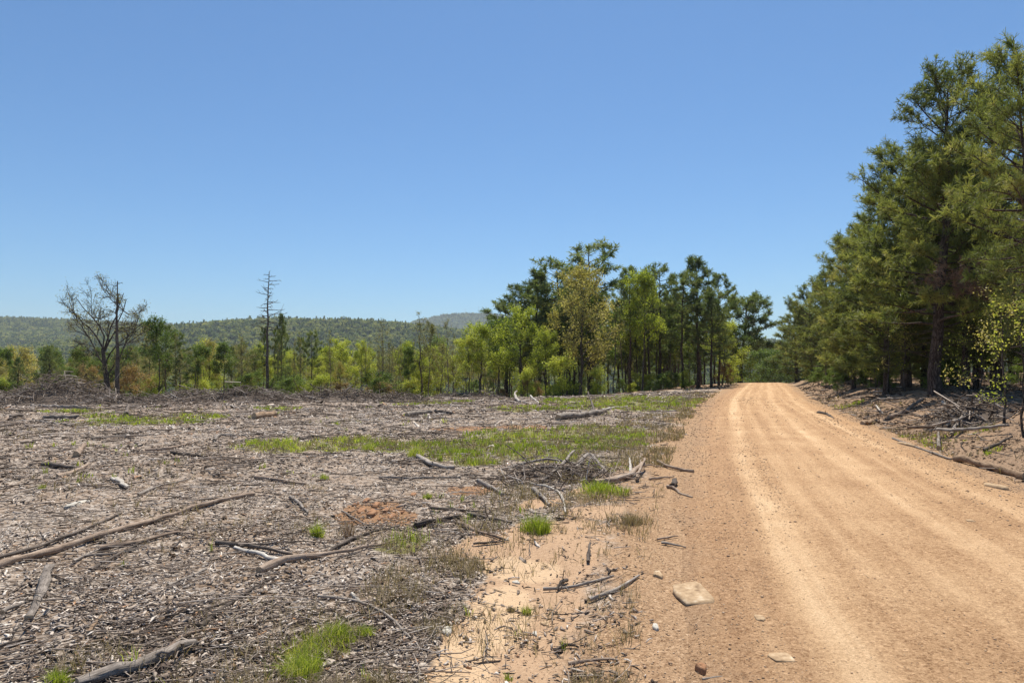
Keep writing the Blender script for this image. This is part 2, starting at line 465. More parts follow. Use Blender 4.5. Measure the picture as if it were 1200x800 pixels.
def make_broad(seed, H=8., r0=.10, cb=.3, spread=2.2, levels=3, nleaf=7, lsz=.16, lsp=.16, mat='lime', bark='bark_dark', kids=5, droop=0., lean=0., anchors=1.0, nbr=16):
    rg = np.random.default_rng(seed)
    tr = MB(); n = 12
    t = np.linspace(0, 1, n)
    wx = np.cumsum(rg.normal(size=n)) * .09 * H / 10; wy = np.cumsum(rg.normal(size=n)) * .09 * H / 10
    P = np.stack([wx - wx[0] + lean * H * t, wy - wy[0], t * H * .93], -1)
    rad = r0 * (1 - t) ** .8 + .01; rad[0] *= 1.35
    V, F4 = tubes(P[None], rad[None], 8); tr.add(V, F4)
    BP = []; BR = []; A = []
    def grow(p, d, L, r, lv):
        bp = bez(p, d, L, 5, rg, .17, .04 - droop)
        BP.append(bp); BR.append(np.linspace(r, r * .35, 5))
        if lv == 0:
            for k in range(1, 5):
                if rg.random() < anchors: A.append(bp[k])
            return
        for c in range(kids if lv > 1 else kids - 1):
            s = rg.uniform(.3, 1.0); k = s * 4; i0 = min(int(k), 3); f = k - i0
            q = bp[i0] * (1 - f) + bp[i0 + 1] * f
            dd = nrm(nrm(bp[i0 + 1] - bp[i0]) + rg.normal(size=3) * .62 + np.array([0, 0, .12]))
            grow(q, dd, L * rg.uniform(.38, .6), r * .5, lv - 1)
    for i in range(nbr):
        u = (i + rg.uniform(0, 1)) / nbr; h = cb + (1 - cb) * u * .97
        az = i * 2.4 + rg.uniform(-.6, .6)
        el = .25 + .9 * u + rg.uniform(-.2, .2)
        d = [math.cos(az) * math.cos(el), math.sin(az) * math.cos(el), math.sin(el)]
        p0 = np.array([np.interp(h, t, P[:, 0]), np.interp(h, t, P[:, 1]), np.interp(h, t, P[:, 2])])
        L = spread * (.35 + .65 * math.sin(PI * min(.95, .2 + u * .75))) * rg.uniform(.6, 1.15)
        grow(p0, d, L, r0 * .35 * (1 - .6 * u), levels - 1)
    V, F4 = tubes(np.array(BP), np.array(BR), 3 if levels > 2 else 4); tr.add(V, F4)
    A = np.array(A)
    V, F4 = leaves(rg, A, nleaf, lsp, lsz)
    cl = fbm(A[:, 0] * .9 + 31, A[:, 2] * .9 + A[:, 1] * .7, seed, 2)
    v = np.clip(np.repeat(cl, nleaf) + rg.normal(0, .16, len(A) * nleaf), 0, 1)
    cr = MB(); cr.add(V, F4, np.repeat(v, 4))
    return tr.mesh('trunk', M[bark], True), cr.mesh('crown', M[mat]), H

# ------------------------------------------------------------------ masks on the ground (world coordinates)
def blob(px, py, rx, ry, a=0):
    X, Y = P2W(px, py)
    y1 = P2W(px, max(py - ry, 452))[1]; y2 = P2W(px, py + ry)[1] if py + ry < 900 else Y - .4
    return (X, Y, rx / F * Y, max((y1 - y2) / 2, .05))
def field(x, y, bl, warp=.35, sd=21):
    wx = (fbm(x * .9, y * .9, sd, 3) - .5) * warp * 2; wy = (fbm(x * .9 + 7, y * .9, sd + 5, 3) - .5) * warp * 2
    m = np.zeros_like(x)
    for (X, Y, a, b) in bl:
        k = min(1., a) 
        d = np.sqrt(((x + wx * k - X) / a) ** 2 + ((y + wy * min(1., b) - Y) / b) ** 2)
        m = np.maximum(m, ss(1.25, .6, d))
    return m
SAND = [blob(*b) for b in [(545, 790, 55, 30), (570, 745, 55, 40), (600, 700, 60, 40), (640, 665, 75, 30), (655, 720, 55, 45), (690, 640, 60, 20),
        (620, 780, 70, 25), (700, 770, 60, 25), (590, 640, 55, 16), (660, 620, 70, 12), (720, 600, 60, 10), (670, 755, 60, 25), (710, 715, 45, 25), (725, 665, 40, 20), (640, 590, 30, 6), (695, 575, 30, 5)]]
SAND2 = [blob(*b) for b in [(545, 770, 40, 40), (585, 715, 40, 35), (610, 668, 50, 16)]]
CLAY = [blob(*b) for b in [(440, 600, 38, 16), (470, 608, 25, 10), (560, 575, 30, 8), (545, 502, 40, 3), (690, 560, 26, 4), (610, 500, 30, 3), (610, 466, 20, 2)]]
GRASS = [blob(*b) for b in [(340, 522, 45, 7), (420, 520, 60, 8), (480, 523, 60, 8), (520, 530, 50, 8), (560, 522, 60, 8), (610, 510, 55, 8), (640, 525, 60, 10), (690, 508, 60, 12), (720, 520, 50, 10),
        (560, 540, 40, 6), (650, 535, 30, 7), (715, 545, 25, 6), (740, 475, 75, 6), (760, 468, 60, 4), (680, 470, 50, 4), (790, 470, 50, 5), (160, 494, 80, 3), (120, 488, 40, 2), (230, 487, 50, 2), (640, 478, 60, 3),
        (90, 482, 30, 2), (510, 472, 40, 2), (320, 479, 40, 1.5), (370, 750, 40, 22), (700, 580, 35, 6), (470, 640, 40, 10), (1000, 498, 28, 7), (1040, 508, 30, 7), (1140, 505, 35, 8), (1085, 522, 30, 6), (1160, 530, 20, 6), (975, 478, 20, 3)]]

def masks(x, y):
    s = lat(x, y); r = np.hypot(x, y)
    n = fbm(x * .8, y * .8, 41, 4)
    out = {}
    out['verge'] = ss(-3.7 - (n - .5) * 2.4, -2.5, s) * ss(2.75, 2.35, s)       # dirt washing off the road
    out['shoulder'] = ss(-2.9 - (n - .5) * 1.2, -2.3, s)
    out['sand'] = field(x, y, SAND, .4)
    out['verge'] = out['verge'] * (1 - .9 * out['sand'] * ss(-2.5, -3.0, s))
    out['pale'] = field(x, y, SAND2, .3)
    out['clay'] = field(x, y, CLAY, .5)
    g = field(x, y, GRASS, .8)
    out['grass'] = g * ss(2.2, 2.7, np.abs(s))
    gl = ss(42, 58, np.where(s < 0, np.hypot(x * .6, y), 0) + (n - .5) * 8)
    rt = ss(2.3, 2.8, s)
    mid = ss(-2.6, -3.3, s) * ss(50 + (n - .5) * 6, 56, y)
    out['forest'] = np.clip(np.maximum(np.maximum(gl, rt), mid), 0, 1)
    out['litter'] = np.clip((1 - out['verge']) * (1 - .93 * out['sand']) * (1 - out['forest']) * (1 - .5 * out['grass']), 0, 1)
    return out

# ------------------------------------------------------------------ ground sheet
def build_ground():
    a1 = np.arange(-62, 62.01, .24); a2 = np.arange(62, 298, 7.)[1:]
    az = np.radians(np.concatenate([a1, a2])); na = len(az)
    rr = [0.8]
    while rr[-1] < 60: rr.append(rr[-1] * 1.0165)
    while rr[-1] < 4200: rr.append(rr[-1] * 1.035)
    rr = np.array(rr); nr_ = len(rr)
    A, Q = np.meshgrid(az, rr)
    X = Q * np.sin(A); Y = Q * np.cos(A)
    X = X.ravel(); Y = Y.ravel()
    Z = G(X, Y)
    sroad = np.abs(lat(X, Y)); 
    Z = Z - .05 * ss(2.1, 1.8, sroad) * ss(200, 150, Y)
    V = np.stack([X, Y, Z], -1)
    V = np.concatenate([V, [[0, 0, float(G(0., 0.)) - .0]]])
    i = np.arange(nr_ - 1)[:, None] * na; j = np.arange(na)[None, :]; j2 = (j + 1) % na
    F4 = np.stack(np.broadcast_arrays(i + j, i + na + j, i + na + j2, i + j2), -1).reshape(-1, 4)[:, ::-1]
    mb = MB(); mb.V.append(V.astype(np.float32)); mb.A.append(np.zeros(len(V), np.float32)); mb.F.append(F4); mb.MI.append(np.zeros(len(F4), np.int32))
    c = len(V) - 1
    jj = np.arange(na)
    T3 = np.stack([np.full(na, c), (jj + 1) % na, jj], -1)
    mb.F.append(T3); mb.MI.append(np.zeros(na, np.int32))
    mk = masks(V[:, 0].astype(float), V[:, 1].astype(float))
    mk['far'] = ss(90, 220, np.hypot(V[:, 0], V[:, 1]))
    return mb, mk

def gritty(nt, col, amount=1.):
    """stony speckle of a gravelled dirt surface, the same on the road and on the dirt beside it"""
    tc = nt.add('ShaderNodeTexCoord')
    v1 = nt.add('ShaderNodeTexVoronoi'); v1.inputs['Scale'].default_value = 95; nt.link(tc.outputs['Object'], v1.inputs['Vector'])
    v2 = nt.add('ShaderNodeTexVoronoi'); v2.inputs['Scale'].default_value = 38; nt.link(tc.outputs['Object'], v2.inputs['Vector'])
    s1 = nt.add('ShaderNodeSeparateColor'); nt.link(v1.outputs['Color'], s1.inputs[0]); s2 = nt.add('ShaderNodeSeparateColor'); nt.link(v2.outputs['Color'], s2.inputs[0])
    a = nt.add('ShaderNodeMath', operation='MULTIPLY'); a.inputs[1].default_value = .45; nt.link(s2.outputs[0], a.inputs[0])
    b = nt.add('ShaderNodeMath', operation='MULTIPLY_ADD'); b.inputs[1].default_value = .55; nt.link(s1.outputs[0], b.inputs[0]); nt.link(a.outputs[0], b.inputs[2])
    cc_ = ramp(nt, b.outputs[0], [(.12, (.55, .49, .45)), (.35, (.92, .91, .89)), (.7, (1.05, 1.05, 1.05)), (.93, (1.36, 1.4, 1.46))])
    g = nt.add('ShaderNodeTexNoise'); g.inputs['Scale'].default_value = 62; g.inputs['Detail'].default_value = 8; g.inputs['Roughness'].default_value = .85; nt.link(tc.outputs['Object'], g.inputs['Vector'])
    gc = ramp(nt, g.outputs['Fac'], [(.34, (.42, .37, .34)), (.5, (1, 1, 1)), (.68, (1.3, 1.33, 1.38))])
    m1 = nt.add('ShaderNodeMix', data_type='RGBA', blend_type='MULTIPLY'); nt.link(col, m1.inputs[6]); nt.link(cc_, m1.inputs[7])
    if isinstance(amount, float): m1.inputs[0].default_value = amount
    else: nt.link(amount, m1.inputs[0])
    m2 = nt.add('ShaderNodeMix', data_type='RGBA', blend_type='MULTIPLY'); m2.inputs[0].default_value = .85; nt.link(m1.outputs[2], m2.inputs[6]); nt.link(gc, m2.inputs[7])
    return m2.outputs[2], g.outputs['Fac'], b.outputs[0]

def ground_mat():
    m, nt = newmat('ground_soil')
    b = nt.n['Principled BSDF']; b.inputs['Roughness'].default_value = .95; b.inputs['Specular IOR Level'].default_value = .1
    tc = nt.add('ShaderNodeTexCoord')
    def noise(sc, det=5, rough=.6, vec=None, dist=0):
        n = nt.add('ShaderNodeTexNoise'); n.inputs['Scale'].default_value = sc; n.inputs['Detail'].default_value = det
        n.inputs['Roughness'].default_value = rough; n.inputs['Distortion'].default_value = dist
        nt.link(vec or tc.outputs['Object'], n.inputs['Vector']); return n.outputs['Fac']
    def attr(n):
        a = nt.add('ShaderNodeAttribute', attribute_name=n); return a.outputs['Fac']
    def mix(f, a, b_):
        x = nt.add('ShaderNodeMix', data_type='RGBA'); nt.link(f, x.inputs[0]); nt.link(a, x.inputs[6]); nt.link(b_, x.inputs[7]); return x.outputs[2]
    def edge(mask, nz, amt=.5, sharp=.12):
        """break the edge of a mask with noise"""
        s1 = nt.add('ShaderNodeMath', operation='SUBTRACT'); nt.link(nz, s1.inputs[0]); s1.inputs[1].default_value = .5
        s2 = nt.add('ShaderNodeMath', operation='MULTIPLY_ADD'); nt.link(s1.outputs[0], s2.inputs[0]); s2.inputs[1].default_value = amt * 2; nt.link(mask, s2.inputs[2])
        mr = nt.add('ShaderNodeMapRange', interpolation_type='SMOOTHSTEP'); nt.link(s2.outputs[0], mr.inputs[0])
        mr.inputs[1].default_value = .5 - sharp; mr.inputs[2].default_value = .5 + sharp
        return mr.outputs[0]
    nf = noise(38, 8, .72); nm = noise(6, 6, .65); nl = noise(1.1, 5, .6); ng = noise(140, 4, .7)
    # mulch: two scales of chip shapes
    vo = nt.add('ShaderNodeTexVoronoi'); vo.inputs['Scale'].default_value = 24
    mp = nt.add('ShaderNodeMapping'); mp.inputs['Scale'].default_value = (1, 2.0, 1); mp.inputs['Rotation'].default_value = (0, 0, .3)
    wa = nt.add('ShaderNodeMix', data_type='RGBA', blend_type='LINEAR_LIGHT'); wa.inputs[0].default_value = .06
    nn = nt.add('ShaderNodeTexNoise'); nn.inputs['Scale'].default_value = 9; nt.link(tc.outputs['Object'], nn.inputs['Vector'])
    nt.link(tc.outputs['Object'], wa.inputs[6]); nt.link(nn.outputs['Color'], wa.inputs[7])
    nt.link(wa.outputs[2], mp.inputs[0]); nt.link(mp.outputs[0], vo.inputs['Vector'])
    sp = nt.add('ShaderNodeSeparateColor'); nt.link(vo.outputs['Color'], sp.inputs[0])
    vo2 = nt.add('ShaderNodeTexVoronoi'); vo2.inputs['Scale'].default_value = 5.5; nt.link(mp.outputs[0], vo2.inputs['Vector'])
    sp2 = nt.add('ShaderNodeSeparateColor'); nt.link(vo2.outputs['Color'], sp2.inputs[0])
    mm = nt.add('ShaderNodeMath', operation='MULTIPLY_ADD'); nt.link(sp.outputs[0], mm.inputs[0]); mm.inputs[1].default_value = .5
    m3 = nt.add('ShaderNodeMath', operation='MULTIPLY_ADD'); nt.link(nf, m3.inputs[0]); m3.inputs[1].default_value = .45
    m4 = nt.add('ShaderNodeMath', operation='MULTIPLY'); nt.link(sp2.outputs[0], m4.inputs[0]); m4.inputs[1].default_value = .18
    nt.link(m4.outputs[0], m3.inputs[2]); nt.link(m3.outputs[0], mm.inputs[2])
    mulch = ramp(nt, mm.outputs[0], [(.18, (.055, .04, .03)), (.42, (.185, .143, .11)), (.62, (.34, .28, .23)), (.85, (.56, .49, .42))])
    sand = ramp(nt, nf, [(.25, (.31, .20, .125)), (.5, (.425, .285, .18)), (.75, (.54, .39, .255))])
    tan = ramp(nt, nf, [(.25, (.215, .13, .078)), (.5, (.355, .23, .135)), (.78, (.51, .37, .24))])
    vm_ = edge(nm, nl, .5, .12)
    tan, _g, _c = gritty(nt, tan)
    vmx = nt.add('ShaderNodeMath', operation='MULTIPLY'); vmx.inputs[1].default_value = .8; nt.link(vm_, vmx.inputs[0])
    tan_v = mix(vmx.outputs[0], tan, mulch)
    pale = ramp(nt, nf, [(.3, (.48, .33, .20)), (.7, (.61, .45, .295))])
    clay = ramp(nt, nf, [(.3, (.18, .10, .06)), (.55, (.33, .195, .11)), (.8, (.48, .33, .21))])
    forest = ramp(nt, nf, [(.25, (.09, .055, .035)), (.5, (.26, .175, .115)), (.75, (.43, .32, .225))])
    turf = ramp(nt, nf, [(.25, (.09, .095, .03)), (.5, (.19, .19, .055)), (.8, (.30, .26, .11))])
    farc = ramp(nt, nm, [(.3, (.02, .035, .012)), (.7, (.06, .08, .025))])
    dirt = mix(edge(attr('verge'), nl, .3, .25), sand, tan)
    col = mulch
    patch = edge(nl, nm, .45, .06)
    mix_dirt = nt.add('ShaderNodeMath', operation='MULTIPLY'); nt.link(patch, mix_dirt.inputs[0]); mix_dirt.inputs[1].default_value = .25
    col = mix(mix_dirt.outputs[0], col, tan)
    gsc = nt.add('ShaderNodeMath', operation='MULTIPLY'); gsc.inputs[1].default_value = .8; nt.link(edge(attr('grass'), nm, .7, .2), gsc.inputs[0])
    col = mix(gsc.outputs[0], col, turf)
    col = mix(edge(attr('clay'), nm, .6, .15), col, clay)
    col = mix(edge(attr('sand'), nm, .55, .12), col, sand)
    col = mix(edge(attr('pale'), nm, .5, .3), col, pale)
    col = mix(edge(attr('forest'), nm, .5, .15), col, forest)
    col = mix(edge(attr('verge'), nm, .6, .22), col, mix(edge(attr('shoulder'), nm, .5, .3), tan_v, tan))
    col = mix(attr('far'), col, farc)
    nt.link(col, b.inputs['Base Color'])
    h = nt.add('ShaderNodeMath', operation='MULTIPLY_ADD'); nt.link(mm.outputs[0], h.inputs[0]); nt.link(attr('litter'), h.inputs[1]); 
    hs = nt.add('ShaderNodeMath', operation='MULTIPLY'); nt.link(nf, hs.inputs[0]); hs.inputs[1].default_value = .8
    nt.link(hs.outputs[0], h.inputs[2])
    bp = nt.add('ShaderNodeBump'); bp.inputs['Strength'].default_value = .8; bp.inputs['Distance'].default_value = .022
    nt.link(h.outputs[0], bp.inputs['Height']); nt.link(bp.outputs[0], b.inputs['Normal'])
    return m

def road_mat():
    m, nt = newmat('dirt_road')
    b = nt.n['Principled BSDF']; b.inputs['Roughness'].default_value = .93; b.inputs['Specular IOR Level'].default_value = .12
    tc = nt.add('ShaderNodeTexCoord')
    t = nt.add('ShaderNodeAttribute', attribute_name='t').outputs['Fac']
    s = nt.add('ShaderNodeAttribute', attribute_name='s').outputs['Fac']
    cb = nt.add('ShaderNodeCombineXYZ'); nt.link(t, cb.inputs[0]); nt.link(s, cb.inputs[1])
    def noise(vec, sc, det=5, rough=.6, scale=(1, 1, 1), dist=0):
        mp = nt.add('ShaderNodeMapping'); mp.inputs['Scale'].default_value = scale; nt.link(vec, mp.inputs[0])
        n = nt.add('ShaderNodeTexNoise'); n.inputs['Scale'].default_value = sc; n.inputs['Detail'].default_value = det; n.inputs['Roughness'].default_value = rough; n.inputs['Distortion'].default_value = dist
        nt.link(mp.outputs[0], n.inputs['Vector']); return n.outputs['Fac']
    st = noise(cb.outputs[0], 1.9, 5, .62, (1, .035, 1), .1)       # long streaks left by wheels
    st2 = noise(cb.outputs[0], 6.5, 5, .65, (1, .03, 1), .1)
    wash = noise(tc.outputs['Object'], .9, 5, .62)
    tr = nt.add('ShaderNodeAttribute', attribute_name='track').outputs['Fac']
    def ma(a, k, c):
        n = nt.add('ShaderNodeMath', operation='MULTIPLY_ADD'); nt.link(a, n.inputs[0]); n.inputs[1].default_value = k
        if isinstance(c, float): n.inputs[2].default_value = c
        else: nt.link(c, n.inputs[2])
        return n.outputs[0]
    f = ma(st, .34, ma(st2, .34, ma(wash, .36, ma(tr, .17, -.12))))
    col = ramp(nt, f, [(.2, (.29, .17, .092)), (.4, (.42, .262, .143)), (.54, (.53, .35, .20)), (.72, (.69, .495, .305))])
    ed = nt.add('ShaderNodeMath', operation='ABSOLUTE'); nt.link(t, ed.inputs[0])
    em = nt.add('ShaderNodeMapRange', interpolation_type='SMOOTHSTEP'); em.inputs[1].default_value = 1.75; em.inputs[2].default_value = 2.15
    nt.link(ma(wash, 1.4, ma(ed.outputs[0], 1., -.7)), em.inputs[0])
    tanc = ramp(nt, noise(tc.outputs['Object'], 38, 8, .72), [(.25, (.215, .13, .078)), (.5, (.355, .23, .135)), (.78, (.51, .37, .24))])
    mxe = nt.add('ShaderNodeMix', data_type='RGBA'); nt.link(em.outputs[0], mxe.inputs[0]); nt.link(col, mxe.inputs[6]); nt.link(tanc, mxe.inputs[7]); col = mxe.outputs[2]
    gm = nt.add('ShaderNodeMapRange'); gm.inputs[1].default_value = .4; gm.inputs[2].default_value = .6; gm.inputs[3].default_value = 1.; gm.inputs[4].default_value = .35
    nt.link(f, gm.inputs[0])
    # a darker, pinkish band of coarse gravel thrown to the left of the wheel tracks
    bd = nt.add('ShaderNodeMath', operation='ADD'); bd.inputs[1].default_value = 1.75; nt.link(t, bd.inputs[0])
    ba = nt.add('ShaderNodeMath', operation='ABSOLUTE'); nt.link(bd.outputs[0], ba.inputs[0])
    bm_ = nt.add('ShaderNodeMapRange', interpolation_type='SMOOTHSTEP'); bm_.inputs[1].default_value = .55; bm_.inputs[2].default_value = .1; bm_.inputs[4].default_value = .28
    nt.link(ma(st, .8, ma(ba.outputs[0], 1., -.4)), bm_.inputs[0])
    mb_ = nt.add('ShaderNodeMix', data_type='RGBA'); nt.link(bm_.outputs[0], mb_.inputs[0]); nt.link(col, mb_.inputs[6]); mb_.inputs[7].default_value = (.32, .19, .11, 1); col = mb_.outputs[2]
    gmx = nt.add('ShaderNodeMath', operation='MAXIMUM'); nt.link(gm.outputs[0], gmx.inputs[0]); nt.link(em.outputs[0], gmx.inputs[1])
    col, grit, cell = gritty(nt, col, gmx.outputs[0])
    nt.link(col, b.inputs['Base Color'])
    hh = ma(grit, 1., ma(st2, .5, ma(cell, .25, wash)))
    bp = nt.add('ShaderNodeBump'); bp.inputs['Strength'].default_value = .9; bp.inputs['Distance'].default_value = .014
    nt.link(hh, bp.inputs['Height']); nt.link(bp.outputs[0], b.inputs['Normal'])
    return m

gmb, gmk = build_ground()
gme = gmb.mesh('ground', ground_mat(), True, gmk)
ground = tag(link('ground', gme), kind='structure')

def road_profile(s, y):
    """height of the road crown above the base land"""
    x = s / 0.94 + xc(y)
    z = .035 * ss(2.2, 1.3, np.abs(s)) + .012
    for c, w, dd in ((-1.25, .24, .014), (-.15, .25, .008), (.35, .2, .008), (1.3, .26, .012)):
        wob = (vn(y * .07, np.full_like(y, c), 77) - .5) * .2
        z = z - dd * np.exp(-((s - c - wob) / w) ** 2)
    z = z + (fbm(x * 2.2, y * 2.2, 55, 3) - .5) * .016
    edge = 2.35 + (fbm(y * .5, np.sign(s) * 3., 60, 3) - .5) * .6
    z = z - .09 * ss(edge - .25, edge + .15, np.abs(s))
    return z

def build_road():
    ys = [-25.]
    while ys[-1] < 150: ys.append(ys[-1] + max(.05, abs(ys[-1]) * .016 if ys[-1] > 0 else .3))
    ys = np.array(ys); sl = np.linspace(-3.0, 3.0, 72)
    S, Y = np.meshgrid(sl, ys); S = S.ravel(); Y = Y.ravel()
    X = S / .94 + xc(Y)
    # the far side of each cross-section lies square to the road
    Z = G(X, Y) + road_profile(S, Y)
    n = len(sl)
    i = np.arange(len(ys) - 1)[:, None] * n; j = np.arange(n - 1)[None, :]
    F4 = np.stack(np.broadcast_arrays(i + j, i + j + 1, i + n + j + 1, i + n + j), -1).reshape(-1, 4)
    track = np.zeros_like(S)
    for c, w, a in ((-1.2, .17, 1.), (-.7, .09, .5), (-.15, .16, .55), (.4, .2, .9), (.95, .07, .4), (1.35, .16, .7)):
        wob = (vn(Y * .07, np.full_like(Y, c), 77) - .5) * .22 + (vn(Y * .4, np.full_like(Y, c), 78) - .5) * .05
        track = np.maximum(track, a * np.exp(-((S - c - wob) / w) ** 2))
    mb = MB(); mb.add(np.stack([X, Y, Z], -1), F4)
    return mb.mesh('road', road_mat(), True, {'t': S, 's': Y, 'track': track})
road = tag(link('road', build_road()), kind='structure')

def RZ(x, y):
    """top of whatever lies there: road crown or ground"""
    x = np.asarray(x, float); y = np.asarray(y, float)
    s = lat(x, y)
    g = G(x, y)
    return np.where(np.abs(s) < 2.7, np.maximum(g - .05 * ss(2.1, 1.8, np.abs(s)), g + road_profile(s, y)), g)
print('ground', round(time.time() - T0, 1))

# ------------------------------------------------------------------ loose stuff on the ground
def scatter(rg, n, r0, r1, a0=-40, a1=40, pw=1.0):
    r = r0 * (r1 / r0) ** (rg.random(n) ** pw)
    a = np.radians(rg.uniform(a0, a1, n))
    return r * np.sin(a), r * np.cos(a), r

def flakes(rg, x, y, z, ln, wd, th, v, tilt=.35):
    """torn slivers of bark and wood: three cross-sections with a ridge, slightly curled, ragged ends"""
    N = len(x)
    az = rg.uniform(0, 2 * PI, N)
    d = nrm(np.stack([np.cos(az), np.sin(az), rg.normal(0, tilt * .6, N)], -1))
    up = nrm(np.stack([rg.normal(0, tilt, N), rg.normal(0, tilt, N), np.ones(N)], -1))
    sdv = nrm(np.cross(up, d)); up = np.cross(d, sdv)
    c = np.stack([x, y, z], -1)
    ln = ln[:, None]; wd = wd[:, None]; th = th[:, None]
    cur = rg.normal(0, .10, (N, 1)) * ln; bend = rg.normal(0, .08, (N, 1)) * ln
    V = []
    for k, t in enumerate((-.5, .05, .5)):
        w = wd * rg.uniform(*((.25, .9) if k != 1 else (.8, 1.1)), (N, 1)) * .5
        cc = c + d * ln * t + (up * cur + sdv * bend) * (1 if k == 1 else 0)
        V += [cc - sdv * w + d * ln * rg.uniform(-.09, .09, (N, 1)), cc + sdv * w + d * ln * rg.uniform(-.09, .09, (N, 1)), cc + up * th * rg.uniform(.5, 1.3, (N, 1)) + sdv * w * rg.uniform(-.5, .5, (N, 1))]
    V = np.stack(V, 1).reshape(-1, 3)
    b = np.arange(N)[:, None] * 9
    F4 = np.concatenate([b + np.array(f) for f in ([0, 2, 5, 3], [2, 1, 4, 5], [1, 0, 3, 4], [3, 5, 8, 6], [5, 4, 7, 8], [4, 3, 6, 7])], 0)
    F3 = np.concatenate([b + np.array(f) for f in ([0, 1, 2], [6, 8, 7])], 0)
    return V, F4, F3, np.repeat(v, 9)

def build_chips():
    rg = np.random.default_rng(5)
    mb = MB()
    x, y, r = scatter(rg, 185000, 1.9, 46, -52, 34, .87)
    mk = masks(x, y)
    dens = mk['litter'] * (.55 + .45 * ss(.3, .6, fbm(x * 1.5, y * 1.5, 91, 3))) + .035 * mk['sand'] + .28 * mk['verge'] * ss(-2.2, -2.9, lat(x, y)) * ss(.48, .62, fbm(x * 1.3, y * 1.3, 81, 3)) + .10 * mk['clay']
    dens = dens * (1 - .6 * mk['clay'])
    k = rg.random(len(x)) < dens
    x, y, r = x[k], y[k], r[k]; n = len(x)
    base = np.maximum(.027, .0031 * r) * (.7 + .6 * fbm(x * .8 + 50, y * .8, 17, 2))
    ln = base * 1.3 * rg.lognormal(0, .5, n); wd = base * rg.uniform(.25, .95, n); th = .002 + wd * .12
    cl = fbm(x * .55, y * .55, 12, 3); c2 = fbm(x * .17 + 9, y * .17, 19, 2); c3 = fbm(x * 2.3, y * 2.3, 20, 2)
    v = np.clip(.5 + (rg.beta(1.7, 1.8, n) - .5) * (1 - .3 * ss(12, 35, r)) + (cl - .5) * .55 + (c2 - .5) * .35 + (c3 - .5) * .3 + .03, 0.01, .93)
    big_ = rg.random(n) < .014; ln = np.where(big_, ln * 2.6, ln); wd = np.where(big_, wd * 2.3, wd)
    w = rg.random(n) < .02; v[w] = .95
    w = rg.random(n) < .03; v[w] = 1.
    z = G(x, y) + .006 + base * rg.uniform(0, .28, n)
    V, F4, F3, vv = flakes(rg, x, y, z, ln, wd, th, v)
    mb.add(V, F4, vv); mb.V.append(np.zeros((0, 3), np.float32)); 
    mb.F.append(F3); mb.MI.append(np.zeros(len(F3), np.int32)); mb.V.pop()
    return mb.mesh('wood_chips', M['chips'])
tag(link('wood_chips', build_chips()), 'grey brown wood chips and bark covering the cleared ground', 'wood chips', kind='stuff')

def build_leaf_litter():
    rg = np.random.default_rng(6)
    x1, y1, r1 = scatter(rg, 42000, 7.5, 60, 14, 45, .9)
    x2, y2, r2 = scatter(rg, 7000, 2.8, 9, -30, 22, 1.)
    x = np.concatenate([x1, x2]); y = np.concatenate([y1, y2]); r = np.concatenate([r1, r2])
    mk = masks(x, y)
    d = mk['forest'] * (.25 + .75 * ss(.4, .6, fbm(x * .8, y * .8, 37, 3))) + np.where(np.arange(len(x)) >= len(x1), (mk['litter'] + mk['verge'] * .4) * ss(.45, .65, fbm(x * .9, y * .9, 33, 3)), 0)
    k = rg.random(len(x)) < d * (lat(x, y) > 2.35) + d * (lat(x, y) < -2.5)
    x, y, r = x[k], y[k], r[k]; n = len(x)
    base = np.maximum(.032, .0028 * r)
    ln = base * rg.lognormal(0, .35, n)
    mb = MB()
    v = np.clip(rg.beta(2, 2, n), 0, 1)
    V, F4, F3, vv = flakes(rg, x, y, G(x, y) + .01 + base * rg.uniform(0, .3, n), ln, ln * rg.uniform(.4, .8, n), np.full(n, .003), v, .5)
    mb.add(V, F4, vv); mb.F.append(F3); mb.MI.append(np.zeros(len(F3), np.int32))
    return mb.mesh('leaf_litter', M['floor_leaves'])
tag(link('leaf_litter', build_leaf_litter()), 'dry brown leaf and bark litter under the pines', 'leaf litter', kind='stuff')

def build_twigs():
    rg = np.random.default_rng(7)
    x1, y1, r1 = scatter(rg, 15500, 2.2, 46, -52, 30)
    x2, y2, r2 = scatter(rg, 2600, 7.5, 45, 14, 44)
    x = np.concatenate([x1, x2]); y = np.concatenate([y1, y2]); r = np.concatenate([r1, r2])
    mk = masks(x, y); s = lat(x, y)
    tang = np.exp(-(((x - 1.1) / 1.3) ** 2 + ((y - 9.6) / 1.3) ** 2)) * .6
    k = rg.random(len(x)) < (mk['litter'] * (.25 + .7 * ss(.4, .62, fbm(x * .7, y * .7, 44, 3))) + .02 * mk['sand'] + mk['forest'] * .55 * ss(60, 20, y) + .10 * mk['verge'] + tang) * (np.abs(s) > 2.4)
    x, y, r = x[k], y[k], r[k]; n = len(x)
    ln = np.maximum(.12, .012 * r) * rg.lognormal(.3, .55, n); rad = np.maximum(.0028, .0005 * r) * rg.uniform(.6, 1.8, n)
    ln = np.minimum(ln, 1.3)
    az = rg.normal(.2, 1.0, n)
    c = np.stack([x, y, G(x, y) + rad + .012 + rg.uniform(0, .03, n)], -1)
    d = nrm(np.stack([np.cos(az), np.sin(az), rg.normal(0, .07, n)], -1))
    sd_ = np.stack([-d[:, 1], d[:, 0], np.zeros(n)], -1)
    P = np.stack([c - d * ln[:, None] * .5, c - d * ln[:, None] * .17 + sd_ * (ln * rg.normal(0, .07, n))[:, None], c + d * ln[:, None] * .18 + sd_ * (ln * rg.normal(0, .07, n))[:, None], c + d * ln[:, None] * .5], 1)
    V, F4 = tubes(P, rad[:, None] * np.array([1, .95, .8, .5]), 4)
    mb = MB(); mb.add(V, F4, np.repeat(rg.beta(2, 2.2, n), 16))
    return mb.mesh('fallen_twigs', M['twigs'], True)
